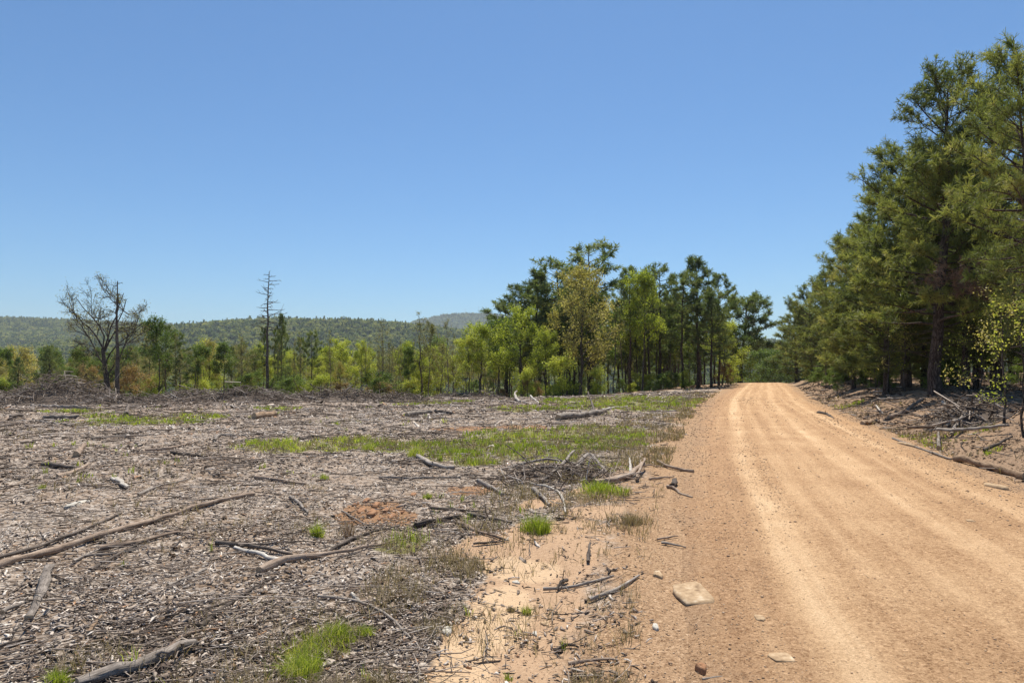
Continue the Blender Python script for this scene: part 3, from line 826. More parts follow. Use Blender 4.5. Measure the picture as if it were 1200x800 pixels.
tag(link('fallen_twigs', build_twigs()), 'scattered small fallen twigs over the cleared ground and bank', 'twigs', kind='stuff')

def pebble_geo(rg, x, y, z, sz, v):
    n = len(x)
    o = np.array([[1, 0, 0], [.3, .9, 0], [-.8, .6, 0], [-.9, -.5, 0], [.2, -1, 0], [.1, .1, .62], [0, 0, -.6]])
    az = rg.uniform(0, 2 * PI, n); ca, sa = np.cos(az), np.sin(az)
    P = o[None] * (1 + rg.normal(0, .16, (n, 7, 1))) * sz[:, None, None] * .5
    q = np.stack([P[..., 0] * ca[:, None] - P[..., 1] * sa[:, None], P[..., 0] * sa[:, None] + P[..., 1] * ca[:, None], P[..., 2]], -1)
    V = (q + np.stack([x, y, z], -1)[:, None]).reshape(-1, 3)
    f = [[i, (i + 1) % 5, 5] for i in range(5)] + [[(i + 1) % 5, i, 6] for i in range(5)]
    F3 = (np.arange(n)[:, None, None] * 7 + np.array(f)[None]).reshape(-1, 3)
    return V, F3, np.repeat(v, 7)

def build_gravel():
    rg = np.random.default_rng(8)
    x, y, r = scatter(rg, 88000, 2.0, 36, -16, 50, .95)
    mk = masks(x, y); s = lat(x, y)
    on = np.abs(s) < 2.7
    n_ = fbm(s * 1.6, y * .12, 63, 3)
    d = np.where(on, .08 + .75 * ss(.45, .68, n_) + .7 * ss(-1.5, -2.3, s) + .5 * ss(1.7, 2.3, s), 0) + .3 * mk['sand'] + .95 * mk['verge'] * (~on) * (.4 + .6 * ss(.4, .6, n_))
    k = rg.random(len(x)) < d
    x, y, r = x[k], y[k], r[k]; n = len(x)
    sz = np.maximum(.007, .0013 * r) * rg.lognormal(0, .4, n); sz = np.minimum(sz, .05)
    V, F3, vv = pebble_geo(rg, x, y, RZ(x, y) + sz * .12, sz, np.clip(rg.beta(2, 2.4, n), 0, .98))
    mb = MB(); mb.add(V, F3, vv)
    return mb.mesh('gravel', M['pebbles'])
tag(link('gravel', build_gravel()), 'fine orange tan gravel loose on the dirt road and its edge', 'gravel', kind='stuff')

def blades(rg, x, y, z, hgt, wd, v, lean=.45):
    n = len(x)
    az = rg.uniform(0, 2 * PI, n); ln = rg.uniform(.05, lean, n)
    o = np.stack([np.cos(az), np.sin(az), np.zeros(n)], -1)
    b = np.stack([x, y, z], -1)
    fz = rg.uniform(0, PI, n)
    s_ = np.stack([np.cos(fz), np.sin(fz), np.zeros(n)], -1) * wd[:, None] * .5
    up = np.array([0, 0, 1.])
    m1 = b + up * (hgt * .55)[:, None] + o * (hgt * ln * .35)[:, None]
    t1 = b + up * (hgt * (1 - ln * .35))[:, None] + o * (hgt * ln * 1.05)[:, None]
    V = np.stack([b - s_, b + s_, m1 + s_ * .8, m1 - s_ * .8, t1], 1).reshape(-1, 3)
    i = np.arange(n)[:, None] * 5
    return V, i + np.array([0, 1, 2, 3]), i + np.array([3, 2, 4]), np.repeat(v, 5)

def add_blades(mb, *a, **k):
    V, F4, F3, vv = blades(*a, **k)
    off = mb.n
    mb.add(V, F4, vv); mb.F.append(F3 + off); mb.MI.append(np.zeros(len(F3), np.int32))

def build_grass():
    rg = np.random.default_rng(9)
    x, y, r = scatter(rg, 90000, 3.2, 62, -40, 38, .75)
    mk = masks(x, y)
    cl = ss(.45, .64, fbm(x * 1.9, y * 1.9, 71, 4))
    d = ss(.2, .8, mk['grass']) * (.10 + .9 * cl) + .012 * mk['litter'] * ss(.55, .7, fbm(x * .35, y * .35, 88, 3))
    k = rg.random(len(x)) < d
    x, y, r = x[k], y[k], r[k]
    nb = 7
    x = np.repeat(x, nb); y = np.repeat(y, nb); r = np.repeat(r, nb); n = len(x)
    sp = np.maximum(.025, .0025 * r)
    x = x + rg.normal(0, 1, n) * sp; y = y + rg.normal(0, 1, n) * sp
    hg = (.03 + .17 * fbm(x * .9, y * .9, 72, 3) ** 1.5) * rg.uniform(.5, 1.4, n)
    cv = fbm(x * .5, y * .5, 75, 2)
    mb = MB(); add_blades(mb, rg, x, y, G(x, y) - .005, hg, np.maximum(.0045, .0011 * r), np.clip(cv * .8 + rg.normal(.12, .16, n), 0, 1), lean=.7)
    return mb.mesh('short_grass', M['grass'])
tag(link('short_grass', build_grass()), 'short bright green grass in patches across the clearing', 'grass', kind='stuff')

def build_hay():
    rg = np.random.default_rng(10)
    x, y, r = scatter(rg, 80000, 2.8, 45, -38, 42, .9)
    mk = masks(x, y); s = lat(x, y)
    hv = np.exp(-((s + 3.15) / .8) ** 2) * 2.4 * ss(.42, .6, fbm(x * 1.3, y * 1.3, 81, 3))
    hv = hv + .25 * np.exp(-((s - 3.0) / .6) ** 2) * ss(.4, .6, fbm(x, y, 83, 3)) + .45 * mk['grass'] + .05 * mk['litter'] * ss(.5, .7, fbm(x * .7, y * .7, 84, 3))
    bl = field(x, y, [blob(110, 775, 45, 18), blob(740, 610, 35, 30), blob(760, 650, 20, 25), blob(720, 760, 40, 30), blob(470, 690, 40, 30), blob(730, 720, 35, 20)], .4)
    hv = hv + .35 * bl
    hv = hv * (1 - .9 * ss(.05, .6, mk['sand'])) * (1 - .55 * ss(7, 4, y) * ss(-3.6, -2.6, s))
    k = (rg.random(len(x)) < hv) & (np.abs(s) > 2.4)
    x, y, r = x[k], y[k], r[k]
    nb = 5; x = np.repeat(x, nb); y = np.repeat(y, nb); r = np.repeat(r, nb); n = len(x)
    x = x + rg.normal(0, .03, n); y = y + rg.normal(0, .03, n)
    hg = rg.uniform(.03, .19, n)
    mb = MB(); add_blades(mb, rg, x, y, G(x, y) - .004, hg, np.maximum(.0036, .0008 * r), rg.beta(2, 2, n), lean=1.3)
    return mb.mesh('dry_grass', M['hay'])
tag(link('dry_grass', build_hay()), 'thin dry straw coloured grass along the road verge', 'dry grass', kind='stuff')
print('litter', round(time.time() - T0, 1))

# ------------------------------------------------------------------ named grass tufts, stones, clods
def tuft(px, py, wpx, hpx, label, mat='grass', name='grass_tuft', cat='grass tuft', n=None, seed=0, group=None, dark=0.):
    X, Y = P2W(px, py); rg = np.random.default_rng(1000 + seed)
    w = wpx / F * Y * .5; h = hpx / F * Y
    n = n or int(120 + wpx * 9)
    a = rg.uniform(0, 2 * PI, n); q = np.sqrt(rg.random(n)) * w * .85 * (.55 + .6 * vn(a * 1.3, a * 0 + seed, 5))
    x = q * np.cos(a); y = q * np.sin(a)
    hg = h * rg.uniform(.3, 1.15, n) * (1 - .5 * (q / w)) * (.65 + .6 * vn(x * 14 + seed, y * 14, 6))
    V, F4, F3, vv = blades(rg, x, y, G(X + x, Y + y) - G(X, Y) - .006, hg, np.full(n, max(.0035, w * .022)), np.clip(rg.beta(2.2, 2, n) * np.where(rg.random(n) < .12, 2.2, 1.) - dark, 0, 1), lean=1.0)
    mb = MB(); mb.add(V, F4, vv); mb.F.append(F3); mb.MI.append(np.zeros(len(F3), np.int32))
    o = link(name, mb.mesh(name, M[mat]), loc=(X, Y, float(G(X, Y))))
    return tag(o, label, cat, group)
tuft(630, 622, 46, 34, 'thick bright green grass tuft at the top of the bare sandy patch', seed=1, n=700, dark=.12)
tuft(617, 717, 14, 19, 'small upright green grass tuft alone in the middle of the bare sand', seed=2, dark=.1)
tuft(599, 713, 12, 13, 'sparse yellowish grass tuft beside the small upright one on the sand', 'hay', seed=3)
tuft(357, 790, 58, 46, 'largest bright green grass clump, at the bottom edge of the photo', seed=4, n=900)
tuft(398, 748, 44, 32, 'wide bright green grass clump just behind the largest clump', seed=5, n=520)
tuft(430, 742, 26, 20, 'yellow tinged grass clump right of the wide green clump', seed=6)
tuft(374, 627, 22, 22, 'round green grass tuft in the wood chips right of the white stick', seed=7)
tuft(381, 561, 13, 12, 'tiny lime grass tuft alone on chips below the long grass strip', seed=8)
tuft(52, 572, 12, 9, 'tiny yellow green sprout at the far left of the wood chips', seed=9)
tuft(502, 583, 14, 11, 'small green tuft just right of the orange clay patch', seed=10)
tuft(411, 628, 15, 42, 'tall reddish brown dead stalk tuft left of the orange clay', 'needles_brown', 'dead_weed', 'dead weed', seed=11, n=70)
tuft(659, 757, 11, 19, 'thin green blades poking from debris at the lower right of the sand', seed=12, n=26)
tuft(596, 792, 16, 12, 'low dark green weed at the bottom of the sandy patch', seed=13, n=60, dark=.3)
tuft(432, 528, 22, 17, 'dense green tuft at the right end of the long grass strip', seed=14)
tuft(487, 534, 26, 22, 'tallest green tuft in the grass strip above the pale limb', seed=15)
tuft(610, 512, 20, 12, 'dark green tuft beside the grass patch in mid clearing', seed=16, dark=.25)
tuft(75, 800, 34, 26, 'green and straw grass clump at the lower left beside the big grey log', seed=17)
tuft(740, 612, 30, 24, 'brownish wispy dead grass clump on the verge nearest the road', 'hay', 'dry_grass_tuft', 'dry grass', seed=18, n=420)

def stone(px, py, wpx, dpx, h, label, mat='stone', name='stone', cat='stone', seed=0, flat=False, group=None, lift=0.):
    X, Y = P2W(px, py); rg = np.random.default_rng(500 + seed)
    a = wpx / F * Y * .5; b = max(.02, (P2W(px, py - dpx / 2)[1] - P2W(px, py + dpx / 2)[1]) * .5)
    k = 11; ang = np.sort(rg.uniform(0, 2 * PI, k) * .35 + np.arange(k) * 2 * PI / k * .65 + .2)
    rad = rg.uniform(.78, 1.1, k)
    if flat:
        ang = np.array([.25, .72, .95, 1.6, 2.3, 2.75, 3.3, 4.0, 4.7, 5.35, 5.75]); rad = np.array([1., 1.22, 1.25, 1.0, 1.1, 1.08, .98, 1.2, 1.02, 1.25, 1.12])
    rings = [(1.0, 0), (1.03, h * .35), (.97, h * .8), (.86, h), (.5, h * 1.03 + 0 * h), (.22, h * 1.02)]
    V = []
    for q, (f, z) in enumerate(rings):
        for i in range(k):
            jn = rg.uniform(-.08, .08)
            V.append([a * (f + jn) * rad[i] * math.cos(ang[i]), b * (f + jn) * rad[i] * math.sin(ang[i]), z + rg.uniform(-.06, .06) * h * (1.5 if not flat else .7)])
    V.append([0, 0, h * (1.05 if flat else 1.15)])
    V = np.array(V)
    F4 = [[q * k + i, q * k + (i + 1) % k, (q + 1) * k + (i + 1) % k, (q + 1) * k + i] for q in range(len(rings) - 1) for i in range(k)]
    F3 = [[(len(rings) - 1) * k + i, (len(rings) - 1) * k + (i + 1) % k, len(V) - 1] for i in range(k)]
    mb = MB(); mb.add(V, F4, np.clip(rg.normal(.5, .12, len(V)), 0, 1)); mb.F.append(np.array(F3)); mb.MI.append(np.zeros(len(F3), np.int32))
    o = link(name, mb.mesh(name, M[mat]), loc=(X, Y, float(RZ(X, Y)) - h * .3 + lift))
    return tag(o, label, cat, group)
st = stone(809, 697, 40, 22, .04, 'large flat tan sandstone slab lying at the left edge of the road', 'stone', 'flat_rock', 'rock', 1, True)
st.rotation_euler = (R(2), R(-2), R(3))
stone(820, 786, 15, 10, .045, 'brown angular stone below the flat slab near the bottom of the photo', 'clod', seed=2)
stone(911, 774, 26, 10, .008, 'broad pale stone set flush in the road near the bottom', 'stone', seed=3, flat=True)
stone(887, 727, 13, 8, .012, 'small pale stone flush with the road right of the flat slab', 'stone', seed=4)
stone(770, 672, 12, 8, .03, 'small tan stone on the verge up and left of the flat slab', 'stone', seed=5)
stone(767, 732, 9, 6, .025, 'small white stone in debris left of the flat slab', 'stone_white', seed=6)
stone(525, 737, 13, 9, .028, 'white rounded stone at the left margin of the sandy patch', 'stone_white', seed=7)
stone(94, 590, 12, 11, .04, 'bright white stone on the chips above the long pole', 'stone_white', seed=8)
stone(627, 739, 7, 5, .015, 'tiny white stone on the brown sand below the upright tuft', 'stone_white', seed=9)
stone(642, 727, 18, 5, .012, 'thin grey flat stone lying on the brown sand', 'stone', seed=10)
stone(606, 680, 12, 5, .014, 'thin pale flat stone left of the dark twisted stub', 'stone_white', seed=11)
stone(1134, 614, 12, 3, .01, 'flat pale stone in the middle of the road on the right', 'stone', seed=13)
stone(1060, 522, 9, 4, .06, 'orange rock on the right edge of the road', 'stone', seed=14)
stone(1163, 572, 16, 6, .05, 'low orange rock beside the tan log at the right road edge', 'stone', seed=18)
for i, (px, py, w) in enumerate([(431, 586, 8), (442, 592, 10), (437, 601, 11), (453, 598, 9), (461, 605, 9), (485, 579, 7), (424, 598, 8), (474, 599, 7), (447, 608, 7), (418, 590, 6)]):
    stone(px, py, w, w * .7, w / F * 8.2 * .45, 'clod of orange red clay, %s from the left in the dug patch' % ['second', 'fifth', 'fourth', 'seventh', 'eighth', 'tenth', 'third', 'ninth', 'sixth', 'first'][i], 'clod', 'clay_clod', 'clay clod', 20 + i, group='clay clods in the dug patch')
print('stones', round(time.time() - T0, 1))

# ------------------------------------------------------------------ fallen branches and logs
def resample(pts, n):
    pts = np.array(pts, float); d = np.concatenate([[0], np.cumsum(np.linalg.norm(np.diff(pts, axis=0), axis=1))])
    t = np.linspace(0, d[-1], n)
    P = np.stack([np.interp(t, d, pts[:, i]) for i in range(pts.shape[1])], -1)
    for _ in range(2):
        P[1:-1] = (P[:-2] + 2 * P[1:-1] + P[2:]) / 4
    return P

def limb_mesh(P, rad, mat, rg, k=9, twigs=0, cap=True, name='fallen_branch', tl=.35, flat=1.):
    """a knobbly limb with broken ends and a few side twigs"""
    n = len(P)
    Rr = rad * (1 + .10 * rg.normal(size=n))
    mb = MB()
    V, F4 = tubes(P[None], Rr[None], k)
    V = V.reshape(n, k, 3); c = P[:, None]
    V = c + (V - c) * (1 + .13 * rg.normal(size=(n, k, 1)) + .12 * rg.normal(size=(1, k, 1))); 
    if flat != 1.: V[..., 2] = c[..., 2] + (V[..., 2] - c[..., 2]) * flat
    V = V.reshape(-1, 3)
    mb.add(V, F4, gr=grain_of(P[None], Rr[None], k))
    if cap:
        for e, ii in ((0, 0), (n - 1, n - 2)):
            d = nrm(P[e] - P[ii]); cc = V[e * k:(e + 1) * k]
            W = np.concatenate([cc, [P[e] + d * Rr[e] * rg.uniform(.1, .6)]])
            mb.add(W, [[i, (i + 1) % k, k] if e else [(i + 1) % k, i, k] for i in range(k)], mi=1, gr=W * .3)
    for q in range(twigs):
        s = rg.uniform(.25, .98); i0 = int(s * (n - 1)); d = nrm(P[min(i0 + 1, n - 1)] - P[max(i0 - 1, 0)])
        L = tl * rg.uniform(.3, 1.1)
        td = nrm(d * .8 + np.array([rg.normal() * .8, rg.normal() * .8, abs(rg.normal()) * .35]))
        bp = bez(P[i0], td, L, 5, rg, .18, -.08)
        tr_ = (rad[i0] * .4 * np.linspace(1, .35, 5))[None]; V, F4 = tubes(bp[None], tr_, 5); mb.add(V, F4, gr=grain_of(bp[None], tr_, 5))
    return mb.mesh(name, [M[mat], M['cut' if mat in ('wood_tan', 'wood_brown', 'wood_grey') else mat]], True)

NB = [0]
def limb(pts, wpx, mat, label, name='fallen_branch', cat='branch', taper=.5, twigs=2, lift=None, group=None, flat=1., cross=None, tl=.35):
    """pts are places on the ground read off the photograph; wpx its breadth there"""
    NB[0] += 1; rg = np.random.default_rng(3000 + NB[0])
    W = []
    for p in pts:
        X, Y = P2W(p[0], p[1]); h = p[2] if len(p) > 2 else 0
        W.append([X, Y, h])
    Wm = np.array(W); d = Wm[:, 1].mean()
    L = np.linalg.norm(np.diff(Wm[:, :2], axis=0), axis=1).sum()
    n = max(8, min(26, int(L / .14)))
    P = resample(W, n)
    r = max(.006, wpx / F * d * .5)
    rad = r * np.linspace(1, taper, n)
    g = G(P[:, 0], P[:, 1]) 
    gs = np.convolve(np.pad(g, 3, 'edge'), np.ones(7) / 7, 'valid')
    P[:, 2] = P[:, 2] + np.maximum(gs, g - r * .3) + rad * .75 + .012 + rg.normal(0, r * .15, n)
    P[:, :2] += rg.normal(0, r * .18, (n, 2))
    org = P[n // 2].copy(); org[2] = G(org[0], org[1])
    o = link(name, limb_mesh(P - org, rad, mat, rg, 10 if wpx > 6 else 7, twigs, name=name, flat=flat, tl=tl), loc=org)
    return tag(o, label, cat, group)

limb([(-30, 676), (60, 650), (150, 620), (225, 598), (300, 580)], 7.5, 'wood_brown', 'long straight brown pole crossing the chips at the left of the photo', 'fallen_pole', 'pole', .75, 1)
limb([(-20, 659), (40, 645), (75, 633), (110, 618), (145, 601)], 5, 'wood_dark', 'thin dark branch lying parallel above the long brown pole', taper=.5)
limb([(110, 668), (150, 645), (175, 632)], 4, 'wood_dark', 'short dark stick tucked against the lower side of the long pole', twigs=1)
limb([(122, 645), (160, 638), (218, 622)], 5.5, 'wood_brown', 'short brown limb just below the long brown pole', taper=.6, twigs=1)
limb([(104, 651), (135, 650), (163, 645)], 3.5, 'wood_grey', 'pale thin strip of wood beneath the short brown limb', 'wood_strip', 'wood strip', twigs=0)
limb([(62, 668), (57, 690), (50, 708), (43, 724)], 12, 'wood_grey', 'split weathered slab with a ragged end below the long pole', 'wood_slab', 'wood slab', .7, 0, flat=.55)
limb([(8, 718), (32, 708), (50, 700)], 5, 'wood_grey', 'pale stick poking left out of the split weathered slab', twigs=0)
limb([(278, 643), (300, 648), (330, 658)], 5.5, 'wood_pale', 'bleached white stick beside a dark one left of the round tuft', 'white_stick', 'stick', .9, 0)
limb([(255, 637), (300, 641), (345, 651)], 6, 'wood_dark', 'dark stick lying directly above the bleached white stick', twigs=1)
limb([(307, 671), (335, 657), (370, 654), (400, 650), (430, 642), (463, 634)], 8, 'wood_brown', 'long bent limb with a thick butt running right from the white stick', taper=.3, twigs=3)
limb([(238, 735), (262, 714), (283, 700), (305, 686), (325, 676)], 5.5, 'wood_dark', 'dark slanting limb above the curved brown branch', taper=.55, twigs=2)
limb([(202, 763), (215, 746), (232, 738), (265, 735), (306, 734)], 5.5, 'wood_brown', 'hooked brown branch curving over the butt of the big grey log', taper=.5, twigs=1)
limb([(95, 806), (130, 793), (165, 781), (200, 770), (233, 756)], 14, 'wood_grey', 'big curved grey weathered log at the lower left corner', 'fallen_log', 'log', .85, 2, tl=.2)
limb([(375, 699), (415, 700), (445, 713), (465, 728), (482, 747)], 4.5, 'wood_grey', 'bent grey branch arching above the wide green grass clump', taper=.6, twigs=2)
limb([(415, 697), (424, 705)], 5, 'wood_pale', 'small pale broken tip on the bent grey branch', 'white_stick', 'stick', twigs=0)
limb([(385, 647), (410, 633), (445, 621), (470, 617)], 4, 'wood_dark', 'thin dark branch below the orange clay patch', taper=.5, twigs=3)
limb([(487, 619), (512, 611), (540, 607)], 6, 'wood_dark', 'knobbly dark root piece at the right of the orange clay', 'root_piece', 'root', .6, 2)
limb([(550, 604), (575, 607), (600, 613)], 5, 'wood_dark', 'dark limb just left of the thick bright tuft on the sand', taper=.6, twigs=2)
limb([(540, 614), (565, 626), (592, 634)], 5, 'wood_brown', 'brown limb on the sand edge below the dark limb near the thick tuft', taper=.5, twigs=2)
limb([(555, 638), (580, 636), (597, 633)], 3, 'wood_dark', 'short thin stick on the sand below the brown limb', twigs=1)
limb([(505, 597), (540, 598), (570, 601)], 3.5, 'wood_dark', 'thin dark stick right of the orange clay lumps', twigs=1)
limb([(633, 567, .0), (658, 557, .12), (673, 544, .22)], 4.5, 'wood_grey', 'grey limb arching out of the tangle of branches in mid clearing', taper=.7, twigs=3, tl=.5)
limb([(675, 556, .1), (690, 547, .22), (712, 558, .02)], 4, 'wood_grey', 'arched grey branch forming the right side of the tangle', taper=.6, twigs=3, tl=.5)
limb([(612, 560, .05), (640, 556, .1), (672, 559, .1), (700, 563, 0)], 4, 'wood_dark', 'dark branch lying through the middle of the tangle', taper=.6, twigs=5, tl=.5)
limb([(600, 548, .0), (640, 545, .1), (680, 548, .05)], 3.5, 'wood_grey', 'thin grey branch along the back of the tangle', taper=.6, twigs=5, tl=.5)
limb([(622, 568), (645, 571), (655, 577), (661, 588), (662, 601)], 3.5, 'wood_pale', 'pale curved branch reaching toward the sand from the tangle', taper=.7, twigs=1)
limb([(624, 574), (634, 583), (645, 592)], 6, 'wood_grey', 'stout pale limb at the front left of the tangle', taper=.6, twigs=1)
limb([(560, 566), (580, 574), (590, 581)], 6, 'wood_grey', 'short stout grey limb left of the tangle', taper=.6, twigs=1)
limb([(697, 568), (720, 565), (737, 562, .02), (752, 551, .08)], 6.5, 'wood_brown', 'gnarled brown root log beside the verge right of the tangle', 'root_log', 'log', .9, 3, tl=.35)
limb([(745, 564, .02), (750, 556, .10), (755, 549, .15)], 3.5, 'wood_brown', 'brown stub standing up from the end of the gnarled root log', twigs=1)
limb([(739, 560, .03), (737, 548, .14)], 4, 'wood_pale', 'short pale upright stick beside the gnarled root log', 'white_stick', 'stick', twigs=0)
limb([(770, 543), (787, 550), (811, 554)], 4.5, 'wood_brown', 'bent brown stick reaching onto the road edge', taper=.8, twigs=1)
limb([(781, 571), (789, 571), (796, 580), (811, 584)], 3.5, 'wood_brown', 'small hooked twig on the road edge below the bent brown stick', twigs=0)
limb([(788, 572), (791, 565, .03)], 6, 'wood_dark', 'dark stubby chunk of wood at the road edge', 'wood_chunk', 'wood chunk', .7, 0)
limb([(760, 562), (789, 559)], 3, 'wood_brown', 'thin straight stick between root log and road', twigs=0)
limb([(653, 492), (675, 490), (705, 485)], 8.5, 'wood_grey', 'grey log with a dark sawn end lying in the grass of the far clearing', 'fallen_log', 'log', .8, 1)
limb([(697, 487), (693, 479, .25), (689, 477, .55)], 4, 'wood_dark', 'dark dead stub sticking up beside the grey log', twigs=2, tl=.5)
limb([(705, 482), (735, 477)], 3, 'wood_pale', 'thin pale pole on the ground right of the dead stub', twigs=0)
limb([(609, 472), (604, 470, .15), (603, 469, .35), (606, 469, .5)], 3., 'wood_pale', 'curled white piece of bark standing up near the far trees', 'curled_bark', 'bark', .7, 0)
limb([(622, 470, .2), (632, 474, .05)], 2.5, 'wood_pale', 'short whitish stick right of the curled white bark', 'white_stick', 'stick', twigs=1)
limb([(489, 535), (504, 546), (520, 549), (533, 549)], 5.5, 'wood_grey', 'pale bent limb just below the tallest tuft of the grass strip', taper=.8, twigs=1)
limb([(445, 560), (490, 561), (540, 560)], 3, 'wood_grey', 'long thin straight pale stick in the middle of the clearing', taper=.6, twigs=1)
limb([(300, 561), (330, 564), (360, 568)], 4.5, 'wood_brown', 'brown stick lying above the right end of the long pole', twigs=1)
limb([(341, 583), (352, 590), (362, 602)], 4, 'wood_grey', 'forked grey stick above the round green tuft', twigs=3)
limb([(299, 491), (322, 488)], 7, 'wood_tan', 'short pale cut log alone in the far left clearing', 'cut_log', 'log', .9, 0)
limb([(253, 517), (258, 510), (292, 511)], 4, 'wood_grey', 'pale branch with a hooked left end in the far clearing', twigs=1)
limb([(352, 516), (365, 511), (380, 513)], 4.5, 'wood_dark', 'dark crooked branch above the long grass strip', twigs=3)
limb([(477, 488), (490, 486), (506, 484)], 5.5, 'wood_grey', 'weathered log in front of the far brush, left of another dark one', 'fallen_log', 'log', .8, 1)
limb([(510, 484), (530, 485)], 4.5, 'wood_dark', 'dark log in front of the far brush at the middle of the photo', 'fallen_log', 'log', .8, 1)
limb([(39, 477), (70, 478), (111, 480)], 5.5, 'wood_grey', 'long pale log lying in front of the biggest brush pile', 'fallen_log', 'log', .7, 1)
limb([(53, 491), (95, 490)], 6, 'wood_grey', 'pale log in front of the grass below the biggest brush pile', 'fallen_log', 'log', .8, 1)
limb([(44, 494), (82, 499)], 3.5, 'wood_grey', 'thin pale stick below the two far left logs', twigs=1)
limb([(14, 490), (28, 487)], 4.5, 'wood_dark', 'short thick dark chunk at the far left below the brush pile', 'wood_chunk', 'wood chunk', .8, 1)
limb([(108, 515), (140, 512), (175, 510)], 3.5, 'wood_grey', 'long thin grey stick at the left of the far clearing', twigs=1)
limb([(172, 529), (205, 526), (228, 519)], 4, 'wood_brown', 'long rust brown stick in the left clearing', twigs=1)
limb([(203, 532), (225, 533), (243, 537)], 4, 'wood_dark', 'dark bent stick right of the rust brown stick', twigs=1)
limb([(54, 545), (75, 548), (97, 549)], 6, 'wood_dark', 'dark limb with a pale side above the forked stick at left', twigs=1)
limb([(70, 559), (90, 554), (106, 545)], 4.5, 'wood_brown', 'brown crooked stick crossing right of the dark limb at left', twigs=1)
limb([(91, 535), (101, 526, .05)], 7, 'wood_brown', 'short brown chunk of wood tilted up at left', 'wood_chunk', 'wood chunk', .6, 0)
limb([(149, 487), (152, 482, .2)], 4, 'wood_dark', 'small dark stump standing in the far left clearing', 'stump', 'stump', .7, 1)
limb([(165, 580), (190, 569), (225, 561)], 3.5, 'wood_grey', 'thin grey curved branch above the middle of the long pole', twigs=3)
limb([(136, 564), (146, 569), (152, 573)], 9, 'wood_pale', 'bleached wedge of split wood above the long pole', 'wood_wedge', 'wood wedge', .6, 0, flat=.5)
limb([(200, 688), (222, 678), (245, 668)], 5.5, 'wood_grey', 'grey split stick above the dark slanting limb', twigs=1)
limb([(110, 742), (118, 728), (124, 722)], 5, 'wood_tan', 'short tan split stick above the big curved log', twigs=0)
limb([(0, 760), (25, 752), (48, 746)], 5, 'wood_dark', 'dark stick at the lower left edge of the photo', twigs=1)
limb([(402, 600), (440, 620)], 2.6, 'wood_grey', 'short thin stick between the dead weed and the clay', twigs=2)
limb([(688, 659), (689, 650, .03), (691, 645, .07)], 5, 'wood_dark', 'small dark twig standing upright on the bare sand', 'upright_twig', 'twig', .6, 1, tl=.12)
limb([(636, 691), (660, 689), (690, 683), (717, 673)], 3.8, 'wood_grey', 'thin grey branch crossing the right side of the sand', taper=.6, twigs=2)
limb([(664, 680), (657, 686, .03), (652, 691)], 5, 'wood_dark', 'dark twisted stub on the thin branch crossing the sand', 'wood_chunk', 'wood chunk', .6, 2, tl=.15)
limb([(689, 704), (715, 694), (735, 684), (748, 674)], 4.5, 'wood_grey', 'forked grey branch at the right margin of the sand', taper=.6, twigs=3)
limb([(666, 778), (695, 772), (722, 771)], 4.5, 'wood_brown', 'brown stick in debris at the lower right of the sand', twigs=2)
limb([(648, 762), (662, 754), (678, 756)], 5, 'wood_dark', 'dark curled stick under the thin green blades', twigs=2)
limb([(769, 632), (793, 628)], 2.6, 'wood_brown', 'upper of two thin twigs on the verge beside the road', twigs=0)
limb([(774, 636), (802, 641)], 2.6, 'wood_grey', 'lower of two thin twigs on the verge beside the road', twigs=0)
limb([(820, 796), (850, 791)], 3.5, 'wood_grey', 'grey stick beside the brown angular stone at the bottom', twigs=0)
# right-hand bank
limb([(1118, 540), (1150, 548), (1175, 554), (1197, 561)], 9, 'wood_tan', 'tan log lying along the right edge of the road', 'fallen_log', 'log', .9, 1, tl=.2)
limb([(1045, 515), (1075, 526), (1112, 539)], 3.5, 'wood_grey', 'long thin grey branch along the road edge below the big pine', taper=.7, twigs=3)
limb([(1097, 512, .12), (1135, 512, .12), (1180, 508, .15)], 4.5, 'wood_grey', 'straight pale pole lying level on the right bank', 'fallen_pole', 'pole', .7, 0)
limb([(1098, 527), (1098, 513, .12)], 4.5, 'wood_grey', 'short pale prop under the left end of the level pole', twigs=0)
limb([(1040, 492), (1060, 484), (1082, 471, .1)], 4.5, 'wood_brown', 'brown branch leaning on the base of the big pine', taper=.8, twigs=2)
limb([(1106, 504), (1130, 492, .15), (1152, 475, .25)], 5, 'wood_grey', 'grey limb rising through the brush heap on the right bank', taper=.6, twigs=5, tl=.6)
limb([(1113, 511), (1122, 498, .1), (1128, 488, .15)], 4, 'wood_grey', 'pale limb at the front of the brush heap on the right bank', taper=.7, twigs=3, tl=.4)
limb([(1104, 478, .12), (1111, 485, .05), (1118, 492)], 4, 'wood_pale', 'pale sticks crossed just right of the big pine base', twigs=2)
limb([(1150, 531), (1165, 526, .04), (1184, 518, .1)], 4.5, 'wood_dark', 'dark stick on the bank behind the tan log', twigs=2)
limb([(1010, 498), (1024, 494, .02), (1039, 497)], 5, 'wood_tan', 'tan crooked stick on the grassy bank left of the big pine', twigs=1)
limb([(958, 485), (966, 486, .02), (976, 491)], 4, 'wood_dark', 'dark stick at the road edge far left of the big pine', twigs=1)
limb([(1026, 479, .08), (1034, 486)], 2.2, 'wood_pale', 'pale stick standing on the shaded bank left of the big pine', 'white_stick', 'stick', twigs=1)
